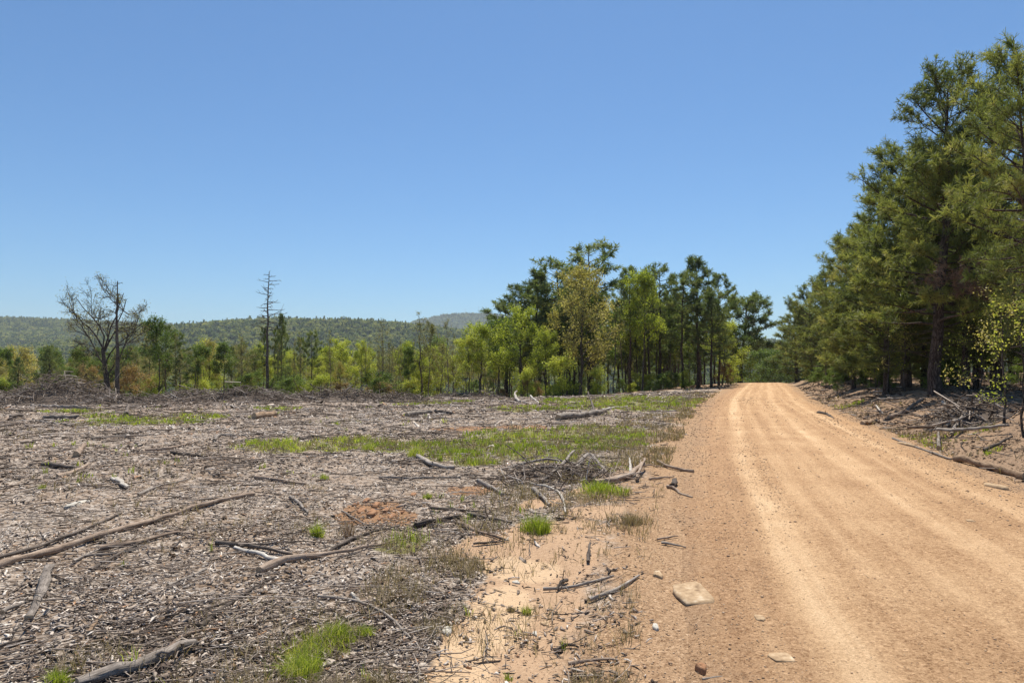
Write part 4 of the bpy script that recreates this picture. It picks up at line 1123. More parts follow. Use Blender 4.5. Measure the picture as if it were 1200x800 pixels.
# smaller limbs strewn over the chips, told apart by what they lie nearest to
GM = [('the long brown pole', P2W(150, 622)), ('the orange clay patch', P2W(440, 598)), ('the big curved grey log', P2W(170, 780)), ('the bleached white stick', P2W(305, 650)),
      ('the thick bright tuft', P2W(630, 618)), ('the far grey log', P2W(680, 489)), ('the split weathered slab', P2W(52, 697)), ('the short far cut log', P2W(310, 490)), ('the long grass strip', P2W(430, 524)), ('the wide green clump', P2W(398, 746))]
rg0 = np.random.default_rng(2024); small = []
while len(small) < 36:
    px = rg0.uniform(-20, 700); py = 800 - 330 * rg0.random() ** .75
    X, Y = P2W(px, py)
    mk = masks(np.array([X]), np.array([Y]))
    if mk['litter'][0] < .6 or Y > 36: continue
    a = rg0.normal(.3, .8); Ln = rg0.lognormal(-.55, .45) * (1 + Y * .02); 
    q = [(600 + F * (X + t * Ln * math.cos(a) + w_) / (Y + t * Ln * math.sin(a)), HOR + F * CAMZ / (Y + t * Ln * math.sin(a))) for t, w_ in ((-.5, 0), (-.15, rg0.normal(0, .05)), (.2, rg0.normal(0, .05)), (.5, 0))]
    mt = rg0.choice(['wood_grey', 'wood_dark', 'wood_brown', 'wood_dark', 'wood_brown'])
    wp = rg0.uniform(1.2, 3.0) * (1.25 if Y < 8 else .8)
    k = min(GM, key=lambda g: math.hypot(g[1][0] - X, g[1][1] - Y))
    o = limb(q, wp, str(mt), 'x', taper=.45, twigs=int(rg0.integers(1, 4)), group='small limbs strewn over the wood chips')
    small.append((k[0], math.hypot(k[1][0] - X, k[1][1] - Y), {'wood_grey': 'grey', 'wood_dark': 'dark', 'wood_brown': 'brown'}[str(mt)], o))
OR2 = ['nearest', 'second nearest', 'third nearest', 'fourth nearest', 'fifth nearest', 'sixth nearest', 'seventh nearest', 'eighth nearest', 'ninth nearest', 'tenth nearest', 'eleventh nearest', 'twelfth nearest']
for g in set((a, c) for a, b, c, d in small):
    q = sorted([z for z in small if (z[0], z[2]) == g], key=lambda z: z[1])
    for k, z in enumerate(q): z[3]['label'] = 'small %s limb among the wood chips, %s %s' % (g[1], OR2[min(k, 11)], g[0])
print('limbs', round(time.time() - T0, 1))

# ------------------------------------------------------------------ brush piles
stick_meshes = []
for q in range(7):
    rg = np.random.default_rng(7000 + q)
    L = rg.uniform(.9, 2.0); P = bez([-L / 2, 0, 0], [1, 0, 0], L, 8, rg, .10)
    stick_meshes.append(limb_mesh(P, np.linspace(.035, .015, 8), ['wood_grey', 'wood_dark', 'wood_brown', 'wood_dark', 'wood_grey', 'wood_dark', 'wood_dark'][q], rg, 6, 3, name='stick', tl=.5))
def brush_pile(px, py, wpx, h, depth, label, nst, ntw, seed, group=None):
    X, Y = P2W(px, py); W = wpx / F * Y
    rg = np.random.default_rng(8000 + seed)
    t = thing('brush_pile', (X, Y, float(G(X, Y))), label, 'brush pile', group)
    def top(x, y):
        q = np.clip(1 - (np.abs(x) / (W / 2)) ** 2.2, 0, 1) * np.clip(1 - (np.abs(y) / (depth / 2)) ** 2, 0, 1)
        return h * q * (.6 + .6 * vn(x * .8 + seed, y * .8, seed)) + G(X + x, Y + y) - G(X, Y)
    for i in range(nst):
        x = rg.uniform(-.46, .46) * W; y = -abs(rg.normal(0, .25)) * depth + .1 * depth
        o = link('stick', stick_meshes[rg.integers(7)], t)
        o.location = (x, y, float(top(x, y)) * .6 - .02 + rg.uniform(-.08, .04)); o.rotation_euler = (rg.uniform(0, 6), rg.normal(0, .16), rg.normal(0, .9))
        s = rg.uniform(.5, 1.2); o.scale = (s, s, s)
    n = ntw
    x = rg.uniform(-.5, .5, n) * W; y = rg.normal(0, .24, n) * depth
    z = top(x, y) * rg.uniform(.1, 1.05, n) + .05
    ln = rg.lognormal(-.55, .5, n); az = rg.normal(0, 1.1, n)
    c = np.stack([x, y, z], -1); d = nrm(np.stack([np.cos(az), np.sin(az), rg.normal(0, .38, n)], -1)); e = rg.normal(0, .09, (n, 3)) * ln[:, None]
    P = np.stack([c - d * ln[:, None] * .5, c + e, c + d * ln[:, None] * .3 - e * .5, c + d * ln[:, None] * .5], 1)
    V, F4 = tubes(P, (rg.uniform(.006, .02, n) * (.55 if seed == 10 else 1))[:, None] * np.array([1, .9, .7, .4]), 4)
    mb = MB(); mb.add(V, F4, np.repeat(rg.beta(2.0, 2.2, n), 16))
    o = link('twig_mass', mb.mesh('twig_mass', M['twigs'], True), t); o['kind'] = 'stuff'
    # the earth and rotted litter the heap sits on
    a = np.linspace(0, 2 * PI, 25)[:-1]; rs = np.array([0, .35, .65, .9, 1.05])
    V = []; 
    for r_ in rs:
        for q in a:
            xx = r_ * W * .5 * math.cos(q); yy = r_ * depth * .5 * math.sin(q)
            V.append([xx, yy, float(top(xx, yy) * .5 + (G(X + xx, Y + yy) - G(X, Y)) * .38 - (.05 if r_ > 1 else 0)) + rg.uniform(-.05, .05)])
    F4 = [[i * 24 + j, i * 24 + (j + 1) % 24, (i + 1) * 24 + (j + 1) % 24, (i + 1) * 24 + j] for i in range(4) for j in range(24)]
    mb = MB(); mb.add(V, F4, .22)
    if seed != 10: link('litter_mound', mb.mesh('litter_mound', M['twigs'], True), t)
    return t
brush_pile(68, 473, 130, 1.37, 4.5, 'tallest brush pile, grey brown, at the far left edge of the clearing', 34, 1500, 1)
brush_pile(10, 474, 70, 0.78, 3.0, 'low heap of crossed poles at the left edge of the photo', 16, 300, 2)
brush_pile(225, 471, 110, 0.72, 3.5, 'long low brush pile between the bare spreading oak and the tall snag', 18, 800, 3)
brush_pile(295, 470, 90, 0.81, 3.5, 'low dark brush pile at the foot of the tall dead snag', 18, 800, 4)
brush_pile(395, 470, 120, 0.65, 3.0, 'wide low brush pile right of the snag in front of lime trees', 20, 800, 5)
brush_pile(470, 471, 60, 0.45, 2.5, 'small brush pile in front of the thin bare trees', 10, 350, 6)
brush_pile(550, 467, 90, 0.52, 3, 'low grey brush pile at the left end of the middle woods', 12, 450, 7)
brush_pile(145, 474, 70, 0.52, 3, 'thin trail of brush in front of the bare spreading oak', 10, 350, 8)
brush_pile(1130, 493, 70, 0.50, 2.2, 'dark brush heap on the right bank between the two near trunks', 7, 220, 9)
brush_pile(650, 560, 120, 0.10, 1.6, 'tangle of fine twigs under the grey branches in mid clearing', 0, 150, 10)

# ------------------------------------------------------------------ trees
print('piles', round(time.time() - T0, 1))
V_ = {}
V_['near'] = [make_pine(101, 11.5, .20, .22, 3.4, 84, K=13, nl=.19, nw=.019, tufts=1.6, shape='big', dead_low=14, lean=.06),
              make_pine(102, 10., .16, .10, 2.7, 84, K=11, nl=.22, nw=.018, tufts=1.3),
              make_pine(103, 10., .15, .16, 2.6, 78, K=11, nl=.22, nw=.018, tufts=1.3, shape='round')]
V_['near'].append(make_pine(104, 10.5, .13, .44, 2.2, 60, K=10, nl=.2, nw=.014, tufts=1.2, shape='flat', dead_low=16))
V_['pine'] = [make_pine(110 + i, 11., .13, [.42, .5, .36, .5][i], [2.3, 2.1, 2.6, 2.5][i], [36, 32, 44, 34][i], K=8, nl=.33, nw=.04, tufts=.75, twig_tubes=False, shape=['flat', 'round', 'cone', 'flat'][i], mat='needles_far') for i in range(4)]
V_['pine'].append(make_pine(118, 8.5, .17, .40, 3.3, 40, K=8, nl=.34, nw=.045, tufts=1.0, twig_tubes=False, shape='flat', mat='needles_far', lean=.10))
V_['lime'] = [make_broad(130 + i, 8., .085, [.34, .44, .4][i], 2.3, 3, 6, .16, .18, 'lime') for i in range(3)]
V_['green'] = [make_broad(140 + i, 8., .085, .42, 2.2, 3, 6, .17, .17, 'green') for i in range(2)]
V_['gold'] = [make_broad(150, 11., .16, .28, 3.4, 3, 5, .17, .20, 'gold', nbr=26), make_broad(151, 8., .08, .4, 2.2, 3, 4, .16, .18, 'gold')]
V_['olive'] = [make_broad(160 + i, 8., .08, .35, 2.0, 3, 3, .14, .16, 'olive', 'bark_grey') for i in range(2)]
V_['thin'] = [make_broad(170 + i, 9., .07, .42, 1.5, 3, 1, .12, .1, 'olive', 'bark_grey', lean=[.03, -.04, .06][i], nbr=11) for i in range(3)]
V_['bush'] = [make_broad(180, 2.2, .03, .05, 1.3, 3, 5, .10, .12, 'lime', nbr=12), make_broad(181, 2.2, .03, .05, 1.3, 3, 5, .10, .12, 'rust', nbr=12), make_broad(182, 2.2, .03, .05, 1.3, 3, 5, .10, .12, 'green', nbr=12)]
V_['sapling'] = [make_broad(190, 4.2, .03, .2, 1.7, 3, 3, .08, .10, 'lime', nbr=9, kids=4, anchors=.6), make_broad(191, 4.2, .03, .2, 1.7, 3, 3, .08, .10, 'gold', nbr=9, kids=4, anchors=.55)]
print('tree meshes', round(time.time() - T0, 1))

def plant(kind, var, X, Y, H, label, cat, group=None, rz=None, wide=1.0, name=None, sink=.08):
    tm, cm, H0 = V_[kind][var]
    s = H / H0
    rz = np.random.default_rng(int(abs(X * 131 + Y * 17)) + 1).uniform(0, 6.28) if rz is None else rz
    t = thing(name, (X, Y, float(G(X, Y)) - sink), label, cat, group, rz, (s * wide, s * wide, s))
    link('trunk', tm, t); link('crown', cm, t)
    return t
NAMES = {'near': 'pine_tree', 'pine': 'pine_tree', 'lime': 'oak_tree', 'green': 'oak_tree', 'gold': 'oak_tree', 'olive': 'oak_tree', 'thin': 'bare_tree', 'bush': 'bush', 'sapling': 'sapling'}
def at(px, ytop, d, kind, var, label, group=None, wide=1.0, rz=None):
    """a tree standing d metres off whose tip reaches the height seen"""
    X = (px - 600) / F * d; g = float(G(X, d))
    H = CAMZ + (HOR - ytop) / F * d - g + .08
    nm = NAMES[kind]
    return plant(kind, var, X, d, H, label, nm.replace('_', ' ').replace('oak tree', 'tree').replace('bare tree', 'tree'), group, rz, wide, nm)

# --- the left tree line, one by one
def make_oak_bare():
    """wide, twisting, nearly leafless oak"""
    rg = np.random.default_rng(77); tr = MB(); BP = []; BR = []; A = []
    tp = np.array([[0, 0, 0], [.05, 0, .8], [-.1, 0, 1.7], [-.35, .1, 2.8], [-.5, .1, 4.0]])
    V, F4 = tubes(resample(tp, 12)[None], (np.linspace(.25, .13, 12))[None], 9); tr.add(V, F4)
    def grow(p, d, L, r, lv, up=.05):
        bp = bez(p, d, L, 6, rg, .2, up); BP.append(bp); BR.append(np.linspace(r, r * .4, 6) * .58)
        if lv == 0: A.extend([bp[2], bp[3], bp[4], bp[5]]); return
        for c in range(5 if lv > 1 else 6):
            s = rg.uniform(.25, 1.); k = s * 5; i0 = min(int(k), 4); q = bp[i0]
            dd = nrm(nrm(bp[i0 + 1] - bp[i0]) * .9 + rg.normal(size=3) * .65 + np.array([0, 0, .15]))
            grow(q, dd, L * rg.uniform(.35, .55), r * .5, lv - 1)
    for p, d, L, r in (([-.5, .1, 4.0], [-.95, .1, .75], 4.8, .13), ([-.45, .1, 3.6], [-.25, .3, 1.1], 4.6, .15), ([-.3, .1, 2.6], [-1.2, -.2, 1.0], 4.4, .12),
                       ([-.1, 0, 1.9], [.8, .1, 1.], 4.6, .12), ([-.4, .1, 3.9], [.35, -.2, 1.2], 4.6, .13), ([.0, 0, 1.5], [.9, -.2, .9], 2.6, .07), ([-.3, .1, 2.8], [.6, .5, 1.], 4.2, .1),
                       ([-.5, .1, 4.0], [-.6, .4, 1.2], 4.8, .12), ([0, 0, .7], [-.8, -.2, .8], 2.2, .08)):
        grow(p, d, L, r, 3)
    V, F4 = tubes(np.array(BP), np.maximum(np.array(BR), .009), 4); tr.add(V, F4)
    A = np.array(A); V, F4 = leaves(rg, A, 1, .15, .10); cr = MB(); cr.add(V, F4, np.repeat(rg.random(len(A)), 4))
    return tr.mesh('bare_oak_trunk', M['bark_dark'], True), cr.mesh('bare_oak_crown', M['olive'])
tm, cm = make_oak_bare()
X = (127 - 600) / F * 48
t = thing('bare_oak', (X, 48, float(G(X, 48)) - .1), 'wide spreading nearly leafless oak with a forked dark trunk at the far left', 'tree', rz=0, sc=(.88, .88, .93))
link('trunk', tm, t); link('crown', cm, t)

def make_snag(seed, H, r0, nst, z0, ln, bark, low=0):
    rg = np.random.default_rng(seed); tr = MB(); n = 16; t = np.linspace(0, 1, n)
    P = np.stack([np.cumsum(rg.normal(size=n)) * .03, np.cumsum(rg.normal(size=n)) * .03, t * H], -1); P[:, :2] -= P[0, :2]
    V, F4 = tubes(P[None], (r0 * (1 - t * .82))[None], 9); tr.add(V, F4)
    BP = []; BR = []; SP = []; SR = []
    for i in range(nst):
        h = z0 + (1 - z0) * (i + rg.random()) / nst; az = i * 2.4 + rg.uniform(-.5, .5)
        L = ln * (1.2 - h) / (1.2 - z0) * rg.uniform(.35, 1.15)
        bp = bez([np.interp(h, t, P[:, 0]), np.interp(h, t, P[:, 1]), h * H], [math.cos(az), math.sin(az), rg.uniform(-.15, .25)], L, 6, rg, .14, .03)
        BP.append(bp); BR.append(np.linspace(.045, .014, 6) * (1.2 - h * .5))
        for q in range(2):
            j = rg.integers(1, 5); SP.append(bez(bp[j], nrm(nrm(bp[j + 1] - bp[j]) + rg.normal(size=3) * .6), L * .35, 6, rg, .15)); SR.append(np.linspace(.016, .008, 6))
    V, F4 = tubes(np.array(BP), np.array(BR), 5); tr.add(V, F4)
    V, F4 = tubes(np.array(SP), np.array(SR), 3); tr.add(V, F4)
    return tr.mesh('snag_trunk', M[bark], True), H
def snag(px, ytop, d, args, label):
    X = (px - 600) / F * d; g = float(G(X, d)); H = CAMZ + (HOR - ytop) / F * d - g
    me, H0 = make_snag(*args)
    t = thing('dead_pine', (X, d, g - .05), label, 'dead tree', sc=(H / H0,) * 3); link('trunk', me, t); return t
snag(314, 318, 58, (61, 11., .15, 40, .5, 2.3, 'bark_grey'), 'tall dead snag with short bare limbs rising above the left tree line')
snag(139, 328, 47, (62, 9.5, .19, 14, .45, 1.6, 'bark_dark'), 'straight dead spire standing beside the trunk of the bare spreading oak')

L = []
at(186, 377, 56, 'green', 0, 'bright green full crowned tree right of the bare oak', wide=.75)
at(195, 384, 59, 'pine', 1, 'slender dark pine directly right of the bright green tree', wide=.8)
at(207, 392, 62, 'pine', 3, 'shorter pine at the right of the group beside the bare oak', wide=.8)
at(176, 394, 60, 'pine', 0, 'slender pine at the left of the group beside the bare oak', wide=.7)
at(247, 402, 66, 'gold', 1, 'pale golden tree halfway between bare oak and tall snag', wide=.9)
at(284, 402, 64, 'pine', 0, 'thin pine standing just left of the tall snag', wide=.6)
at(272, 408, 68, 'pine', 1, 'thin dark pine two trees left of the tall snag', wide=.5)
at(330, 370, 58, 'pine', 2, 'dark slender pine close at the right side of the tall snag', wide=.5)
at(325, 388, 60, 'pine', 3, 'thin pine wedged between the tall snag and the dark slender pine', wide=.5)
at(309, 386, 61, 'pine', 1, 'pine whose crown wraps the lower part of the tall snag', wide=.45)
at(365, 391, 60, 'pine', 3, 'broad crowned dark pine midway along the left tree line', wide=.75)
at(352, 398, 63, 'pine', 1, 'smaller pine leaning on the broad crowned dark one', wide=.6)
at(400, 402, 58, 'lime', 0, 'leafy lime green tree right of the broad crowned pine', wide=1.1)
at(385, 410, 62, 'lime', 1, 'lower lime green tree beside the broad crowned pine', wide=1.)
at(432, 405, 56, 'thin', 0, 'thin leaning bare tree, leftmost of the near leafless ones')
at(449, 372, 56, 'thin', 2, 'thin bare tree with a wispy gold top leaning right', wide=.8)
at(494, 367, 57, 'thin', 1, 'tall double stemmed bare tree before the blue hill', wide=1.1)
at(502, 380, 57, 'olive', 0, 'partly leafed grey tree right beside the tall double stemmed one', wide=.6)
at(527, 372, 52, 'thin', 0, 'thin bare tree just left of the bright lime trees', wide=.8)
at(562, 385, 50, 'lime', 1, 'bright lime green tree at the left front of the middle woods', wide=1.1)
at(551, 398, 49, 'lime', 2, 'low lime green tree leaning left at the edge of the middle woods', wide=1.)
at(612, 366, 50, 'lime', 0, 'tall bright lime tree in front of the dark pines of the middle woods', wide=1.)
at(585, 380, 53, 'green', 1, 'light green tree between two bright lime trees', wide=1.)
at(640, 392, 48, 'lime', 2, 'small lime tree left of the big golden oak', wide=.9)
at(680, 318, 50, 'gold', 0, 'big golden yellow oak with a dark trunk, tallest leafy tree of the middle woods', wide=.95)
at(694, 290, 60, 'pine', 3, 'tallest pine of the middle woods rising behind the golden oak', wide=1.2)
at(655, 307, 58, 'pine', 0, 'dark pine just left of the golden oak top', wide=1.3)
at(632, 322, 59, 'pine', 2, 'broad dark pine on the left shoulder of the middle woods', wide=1.35)
at(612, 338, 61, 'pine', 1, 'dark pine sloping down the left end of the middle woods', wide=1.4)
at(594, 356, 62, 'pine', 0, 'lowest dark pine at the left end of the middle woods', wide=1.4)
at(738, 318, 52, 'pine', 1, 'narrow pine with a leaning trunk right of the golden oak', wide=.85)
at(752, 326, 50, 'lime', 1, 'lime green tree tucked among the pines right of the golden oak', wide=.7)
at(773, 312, 55, 'pine', 0, 'pine with a pointed top in the middle of the right half of the woods', wide=.8)
at(760, 320, 57, 'pine', 2, 'pine half hidden behind the lime tree in the woods', wide=.8)
at(818, 304, 55, 'pine', 2, 'large full crowned pine at the right end of the middle woods', wide=1.15)
at(800, 322, 53, 'pine', 0, 'pine with low brown limbs left of the large full crowned one', wide=1.)
at(842, 325, 57, 'pine', 1, 'outermost pine on the right side of the middle woods', wide=.85)
at(833, 345, 52, 'pine', 2, 'shorter bushy pine below the outermost right pine of the woods', wide=1.1)
at(867, 352, 76, 'pine', 4, 'lone dark spreading pine on the left of the road at the crest', wide=1.15, rz=0.)

at(857, 385, 72, 'green', 1, 'green leafy tree behind the yellow bushes at the road crest', wide=1.3)
at(846, 380, 60, 'lime', 2, 'lime tree at the right foot of the middle woods', wide=1.1)
rg = np.random.default_rng(4242)
def ok_left(x, y): return lat(x, y) < -5.0
# middle woods filler
n = 0
while n < 95:
    px = rg.uniform(572, 852); d = rg.uniform(54, 84)
    X = (px - 600) / F * d
    if not ok_left(X, d): continue
    edge = np.interp(px, [570, 600, 640, 690, 740, 800, 850], [385, 365, 335, 322, 335, 325, 345])
    k = rg.choice(['pine', 'pine', 'pine', 'lime', 'green', 'olive', 'thin'])
    yt = edge + rg.uniform(8, 60)
    lab = {'pine': 'slim dark pine packed among others inside the middle woods', 'lime': 'lime leafed young tree inside the middle woods', 'green': 'mid green leafy tree inside the middle woods',
           'olive': 'thinly leafed grey stemmed tree inside the middle woods', 'thin': 'leafless thin stem inside the middle woods'}[k]
    at(px, yt, d, k, rg.integers(min(len(V_[k]), 4)), lab, {'pine': 'pines of the middle woods', 'lime': 'lime young trees of the middle woods', 'green': 'green trees of the middle woods', 'olive': 'grey stemmed trees of the middle woods', 'thin': 'bare stems of the middle woods'}[k], wide=rg.uniform(.6, .95))
    n += 1
# left tree line filler
n = 0
while n < 150:
    px = rg.uniform(-60, 600); d = 54 + 62 * rg.random() ** 1.2
    X = (px - 600) / F * d
    k = rg.choice(['pine', 'lime', 'green', 'gold', 'olive', 'thin', 'olive', 'lime'] if px > 220 else ['pine', 'pine', 'green', 'olive', 'olive', 'green', 'gold', 'thin'])
    if k == 'gold': var = 1
    else: var = rg.integers(min(len(V_[k]), 4))
    yt = np.interp(px, [0, 220, 500, 600], [412, 412, 408, 395]) + rg.uniform(-6, 22)
    lab = {'pine': 'small dark pine in the low woods behind the left clearing', 'lime': 'lime green young tree in the low woods behind the left clearing', 'green': 'mid green young tree in the low woods behind the left clearing',
           'gold': 'yellowish young tree in the low woods behind the left clearing', 'olive': 'olive sparsely leafed tree in the low woods behind the left clearing', 'thin': 'bare thin tree in the low woods behind the left clearing'}[k]
    at(px, yt, d, k, var, lab, k + ' coloured trees behind the left clearing' if k != 'pine' and k != 'thin' else ('small pines behind the left clearing' if k == 'pine' else 'bare trees behind the left clearing'), wide=rg.uniform(.7, 1.15))
    n += 1
for i in range(34):
    px = rg.uniform(195, 566); d = rg.uniform(52, 62)
    at(px, rg.uniform(384, 416), d, 'thin', rg.integers(3), 'bare thin tree in the low woods behind the left clearing', 'bare trees behind the left clearing', wide=rg.uniform(.5, .8))
# understorey bushes along the wood edges
def bush(px, d, H, var, label, group=None, wide=1.):
    X = (px - 600) / F * d
    plant('bush', var, X, d, H, label, 'bush', group, None, wide, 'bush', .05)
bush(105, 49, 1.9, 1, 'rust orange bush left of the bare oak trunk')
bush(152, 50, 1.9, 1, 'rust orange bush right of the bare oak trunk', wide=1.2)
bush(400, 54, 1.0, 1, 'low rust coloured scrub below the lime trees', wide=2.)
bush(450, 55, 1.1, 1, 'low rust coloured scrub below the bare thin trees', wide=2.4)
bush(655, 46, 2.2, 0, 'lime bush at the foot of the golden oak, on its left')
bush(618, 47, 1.7, 0, 'lime bush below the tall bright lime tree')
bush(700, 46, 1.5, 0, 'small lime bush just right of the golden oak trunk')
bush(856, 62, 2.1, 0, 'yellow green bush at the right end of the woods beside the road', wide=1.2)
bush(864, 73, 2.9, 0, 'bright yellow green bush beneath the lone dark pine', wide=1.1)
bush(850, 58, 1.5, 1, 'reddish bush at the roadside edge of the middle woods')
for i in range(22):
    px = rg.uniform(560, 830); d = rg.uniform(48, 56)
    if ok_left((px - 600) / F * d - .5, d):
        bush(px, d, rg.uniform(.5, 1.3), rg.choice([0, 2, 2, 1]), 'low undergrowth bush at the front of the middle woods', 'undergrowth bushes of the middle woods', rg.uniform(.9, 1.5))
for i in range(34):
    px = rg.uniform(-30, 560); d = rg.uniform(53, 66)
    bush(px, d, rg.uniform(.8, 2.), rg.choice([0, 2, 2]), 'low green undergrowth bush behind the brush piles', 'undergrowth bushes behind the brush piles', rg.uniform(.9, 1.6))

# --- right-hand woods
def rt(Y, off, H, kind, var, label, group=None, wide=1., rz=None, name=None):
    X = float(xc(Y)) + off / .94
    nm = name or NAMES[kind]
    return plant(kind, var, X, Y, H, label, 'pine tree' if 'pine' in nm else nm.replace('_', ' ').replace('oak tree', 'tree').replace('bare tree', 'tree'), group, rz, wide, nm)
at(1096, 94, 22, 'near', 0, 'big pine with a thick reddish grey trunk standing on the right bank', rz=0.)
def dead_spray():
    rg = np.random.default_rng(640); mb = MB(); C = []; D = []; TP = []
    for i in range(9):
        p0 = np.array([rg.normal(0, .35), rg.normal(0, .35), rg.normal(0, .3)]); bp = bez(p0, [rg.normal(), rg.normal(), -.2], 1.1, 6, rg, .2); TP.append(bp)
        for q in bp[1:]:
            for _ in range(3): C.append(q + rg.normal(0, .1, 3)); D.append(nrm(rg.normal(size=3) + np.array([0, 0, -.4])))
    V, F4 = needles(rg, np.array(C), np.array(D), 9, .17, .016); mb.add(V, F4, np.repeat(rg.random(len(C)), 36))
    V, F4 = tubes(np.array(TP), np.full((9, 6), .008), 4); mb.add(V, F4, .1)
    return mb.mesh('dead_spray', M['needles_brown'])
big = [o for o in scene.objects if str(o.get('label', '')).startswith('big pine with a thick')][0]
dsm = dead_spray()
for q, (ax, ay, az_) in enumerate([(-.7, -2.0, 4.1), (.1, -2.2, 4.3), (1.5, -1.9, 3.9)]):
    o = link('dead_spray', dsm, big); v = Euler((0, 0, -big.rotation_euler.z)).to_matrix() @ Vector((ax, ay, 0)); o.location = (v.x, v.y, az_); o.rotation_euler = (0, 0, q * 1.3)
at(1212, 66, 17.5, 'near', 2, 'tall pine at the right edge of the photo reaching highest', wide=.85, rz=.5)
at(1214, 98, 11.4, 'near', 3, 'slim dark trunked pine at the extreme right edge nearest the road', wide=.8, rz=1.)
at(1168, 112, 24, 'near', 1, 'pine just right of and behind the big bank pine', rz=4.)
at(1062, 185, 27, 'near', 2, 'pine just left of and behind the big bank pine', rz=1.2, wide=1.05)
at(1035, 222, 30.5, 'near', 1, 'dense pine third along the right side of the road', rz=3., wide=1.05)
at(1010, 258, 35, 'near', 1, 'dense pine fourth along the right side of the road', rz=5.2, wide=1.1)
at(988, 288, 41, 'near', 2, 'rounded pine fifth along the right side of the road', rz=2.2, wide=1.1)
at(968, 318, 49, 'near', 1, 'low limbed pine near the far end of the right roadside', rz=.3, wide=1.15)
at(950, 340, 59, 'near', 2, 'small looking pine next to last on the right roadside', rz=4.2, wide=1.15)
at(934, 358, 70, 'near', 1, 'last pine of the right roadside at the crest of the road', rz=1.9, wide=1.5)
rg = np.random.default_rng(99)
n = 0
while n < 74:
    Y = rg.uniform(14, 78); off = 5.8 + 26 * rg.random() ** 1.1
    X = float(xc(Y)) + off
    if X / Y > 1.25: continue
    px = X / Y * F + 600
    lim = np.interp(px, [930, 950, 988, 1030, 1060, 1100, 1200], [385, 355, 310, 250, 215, 150, 120])
    H = min(11.5, CAMZ + (HOR - lim - 25) / F * Y - float(G(X, Y))) * rg.uniform(.8, 1.)
    k = 'near' if (Y < 45 and rg.random() < .7) else 'pine'
    plant(k, rg.integers(1, 3), X, Y, H, 'pine crowded in the shady woods behind the right bank', 'pine tree', 'pines in the shady woods on the right', None, .85, 'pine_tree'); n += 1
for i in range(40):
    Y = rg.uniform(22, 60); off = rg.uniform(8, 26); X = float(xc(Y)) + off
    if X / Y > .9: continue
    plant('thin', rg.integers(3), X, Y, rg.uniform(5, 8), 'thin bare stem in the shady woods on the right', 'tree', 'thin stems in the shady woods on the right', None, .8, 'bare_tree')
for i, (px, d, H, v, lab) in enumerate([(1175, 14.5, 2.6, 1, 'young broadleaf with golden leaves right of the brush heap'), (1150, 19, 2.3, 0, 'young lime leafed sapling behind the brush heap'),
        (1040, 25.5, 2.9, 0, 'lime leafed sapling left of the big bank pine'), (1060, 24.5, 2.6, 1, 'golden leafed sapling close left of the big bank pine'), (1025, 29, 2.4, 0, 'low lime sapling below the third roadside pine'),
        (1122, 27, 2.4, 0, 'lime sapling in the shade right of the big bank pine trunk'), (1198, 12.8, 2.4, 0, 'lime leafed sapling touching the right edge of the photo')]):
    X = (px - 600) / F * d
    plant('sapling', v, X, d, H, lab, 'sapling', None, i * 1.3, 1., 'sapling', .03)
for i in range(46):
    Y = rg.uniform(24, 72); off = rg.uniform(3.9, 5.5) if i % 2 else rg.uniform(6, 18)
    X = float(xc(Y)) + off - .3
    plant('bush', 2, X, Y, rg.uniform(.5, 1.1), 'green undergrowth bush below the right roadside pines', 'bush', 'undergrowth bushes under the right pines', None, 1., 'bush', .03)
rg = np.random.default_rng(515)
for i in range(16):
    Y = 26 + i * 2.6 + rg.uniform(-1, 1); X = float(xc(Y)) + rg.uniform(4.4, 6.2)
    plant('near', rg.integers(1, 3), X, Y, rg.uniform(3.2, 5.6), 'young low limbed pine at the front of the right roadside', 'pine tree', 'young pines at the front of the right roadside', None, 1.25, 'pine_tree')
# trees seen over the crest where the road drops
for i in range(46):
    Y = rg.uniform(92, 190); off = rg.uniform(-34, 34)
    if abs(off) < 4.5: off += 9 * np.sign(off)
    X = float(xc(Y)) + off
    k = rg.choice(['pine', 'pine', 'green'])
    plant(k, rg.integers(2), X, Y, rg.uniform(9, 12), 'tree on the falling ground beyond the road crest', 'tree', 'trees beyond the road crest', None, 1., 'tree_beyond_crest')
print('trees', round(time.time() - T0, 1))

for px, yt, d, k, var in ((888, 412, 104, 'green', 0), (897, 405, 118, 'pine', 1), (906, 414, 110, 'green', 1), (913, 402, 126, 'pine', 2), (921, 410, 112, 'pine', 0), (902, 420, 98, 'green', 0), (930, 404, 120, 'pine', 1), (880, 408, 122, 'pine', 3)):
    X = (px - 600) / F * d; g = float(G(X, d))
    plant(k, var, X, d, CAMZ + (HOR - yt) / F * d - g, 'tree on the falling ground beyond the road crest', 'tree', 'trees beyond the road crest', None, 1.25, 'tree_beyond_crest')

# ------------------------------------------------------------------ tell the repeats apart by what they stand next to
ORD = ['nearest', 'second', 'third', 'fourth', 'fifth', 'sixth', 'seventh', 'eighth', 'ninth', 'tenth', 'eleventh', 'twelfth', 'thirteenth', 'fourteenth', 'fifteenth', 'sixteenth', 'seventeenth', 'eighteenth', 'nineteenth', 'twentieth']
MARKS = [(127, 'the bare oak'), (186, 'the bright green tree'), (247, 'the pale golden tree'), (314, 'the tall dead snag'), (365, 'the broad dark pine'), (400, 'the leafy lime tree'), (449, 'the wispy leaning tree'),
         (494, 'the double stemmed tree'), (562, 'the bright lime tree'), (612, 'the tall lime tree'), (680, 'the golden oak'), (738, 'the narrow leaning pine'), (773, 'the pointed pine'), (818, 'the large full pine'), (882, 'the lone dark pine'),
         (950, 'the small far roadside pine'), (988, 'the rounded roadside pine'), (1035, 'the dense roadside pine'), (1096, 'the big bank pine'), (1193, 'the slim edge trunk'), (1300, 'the right edge')]
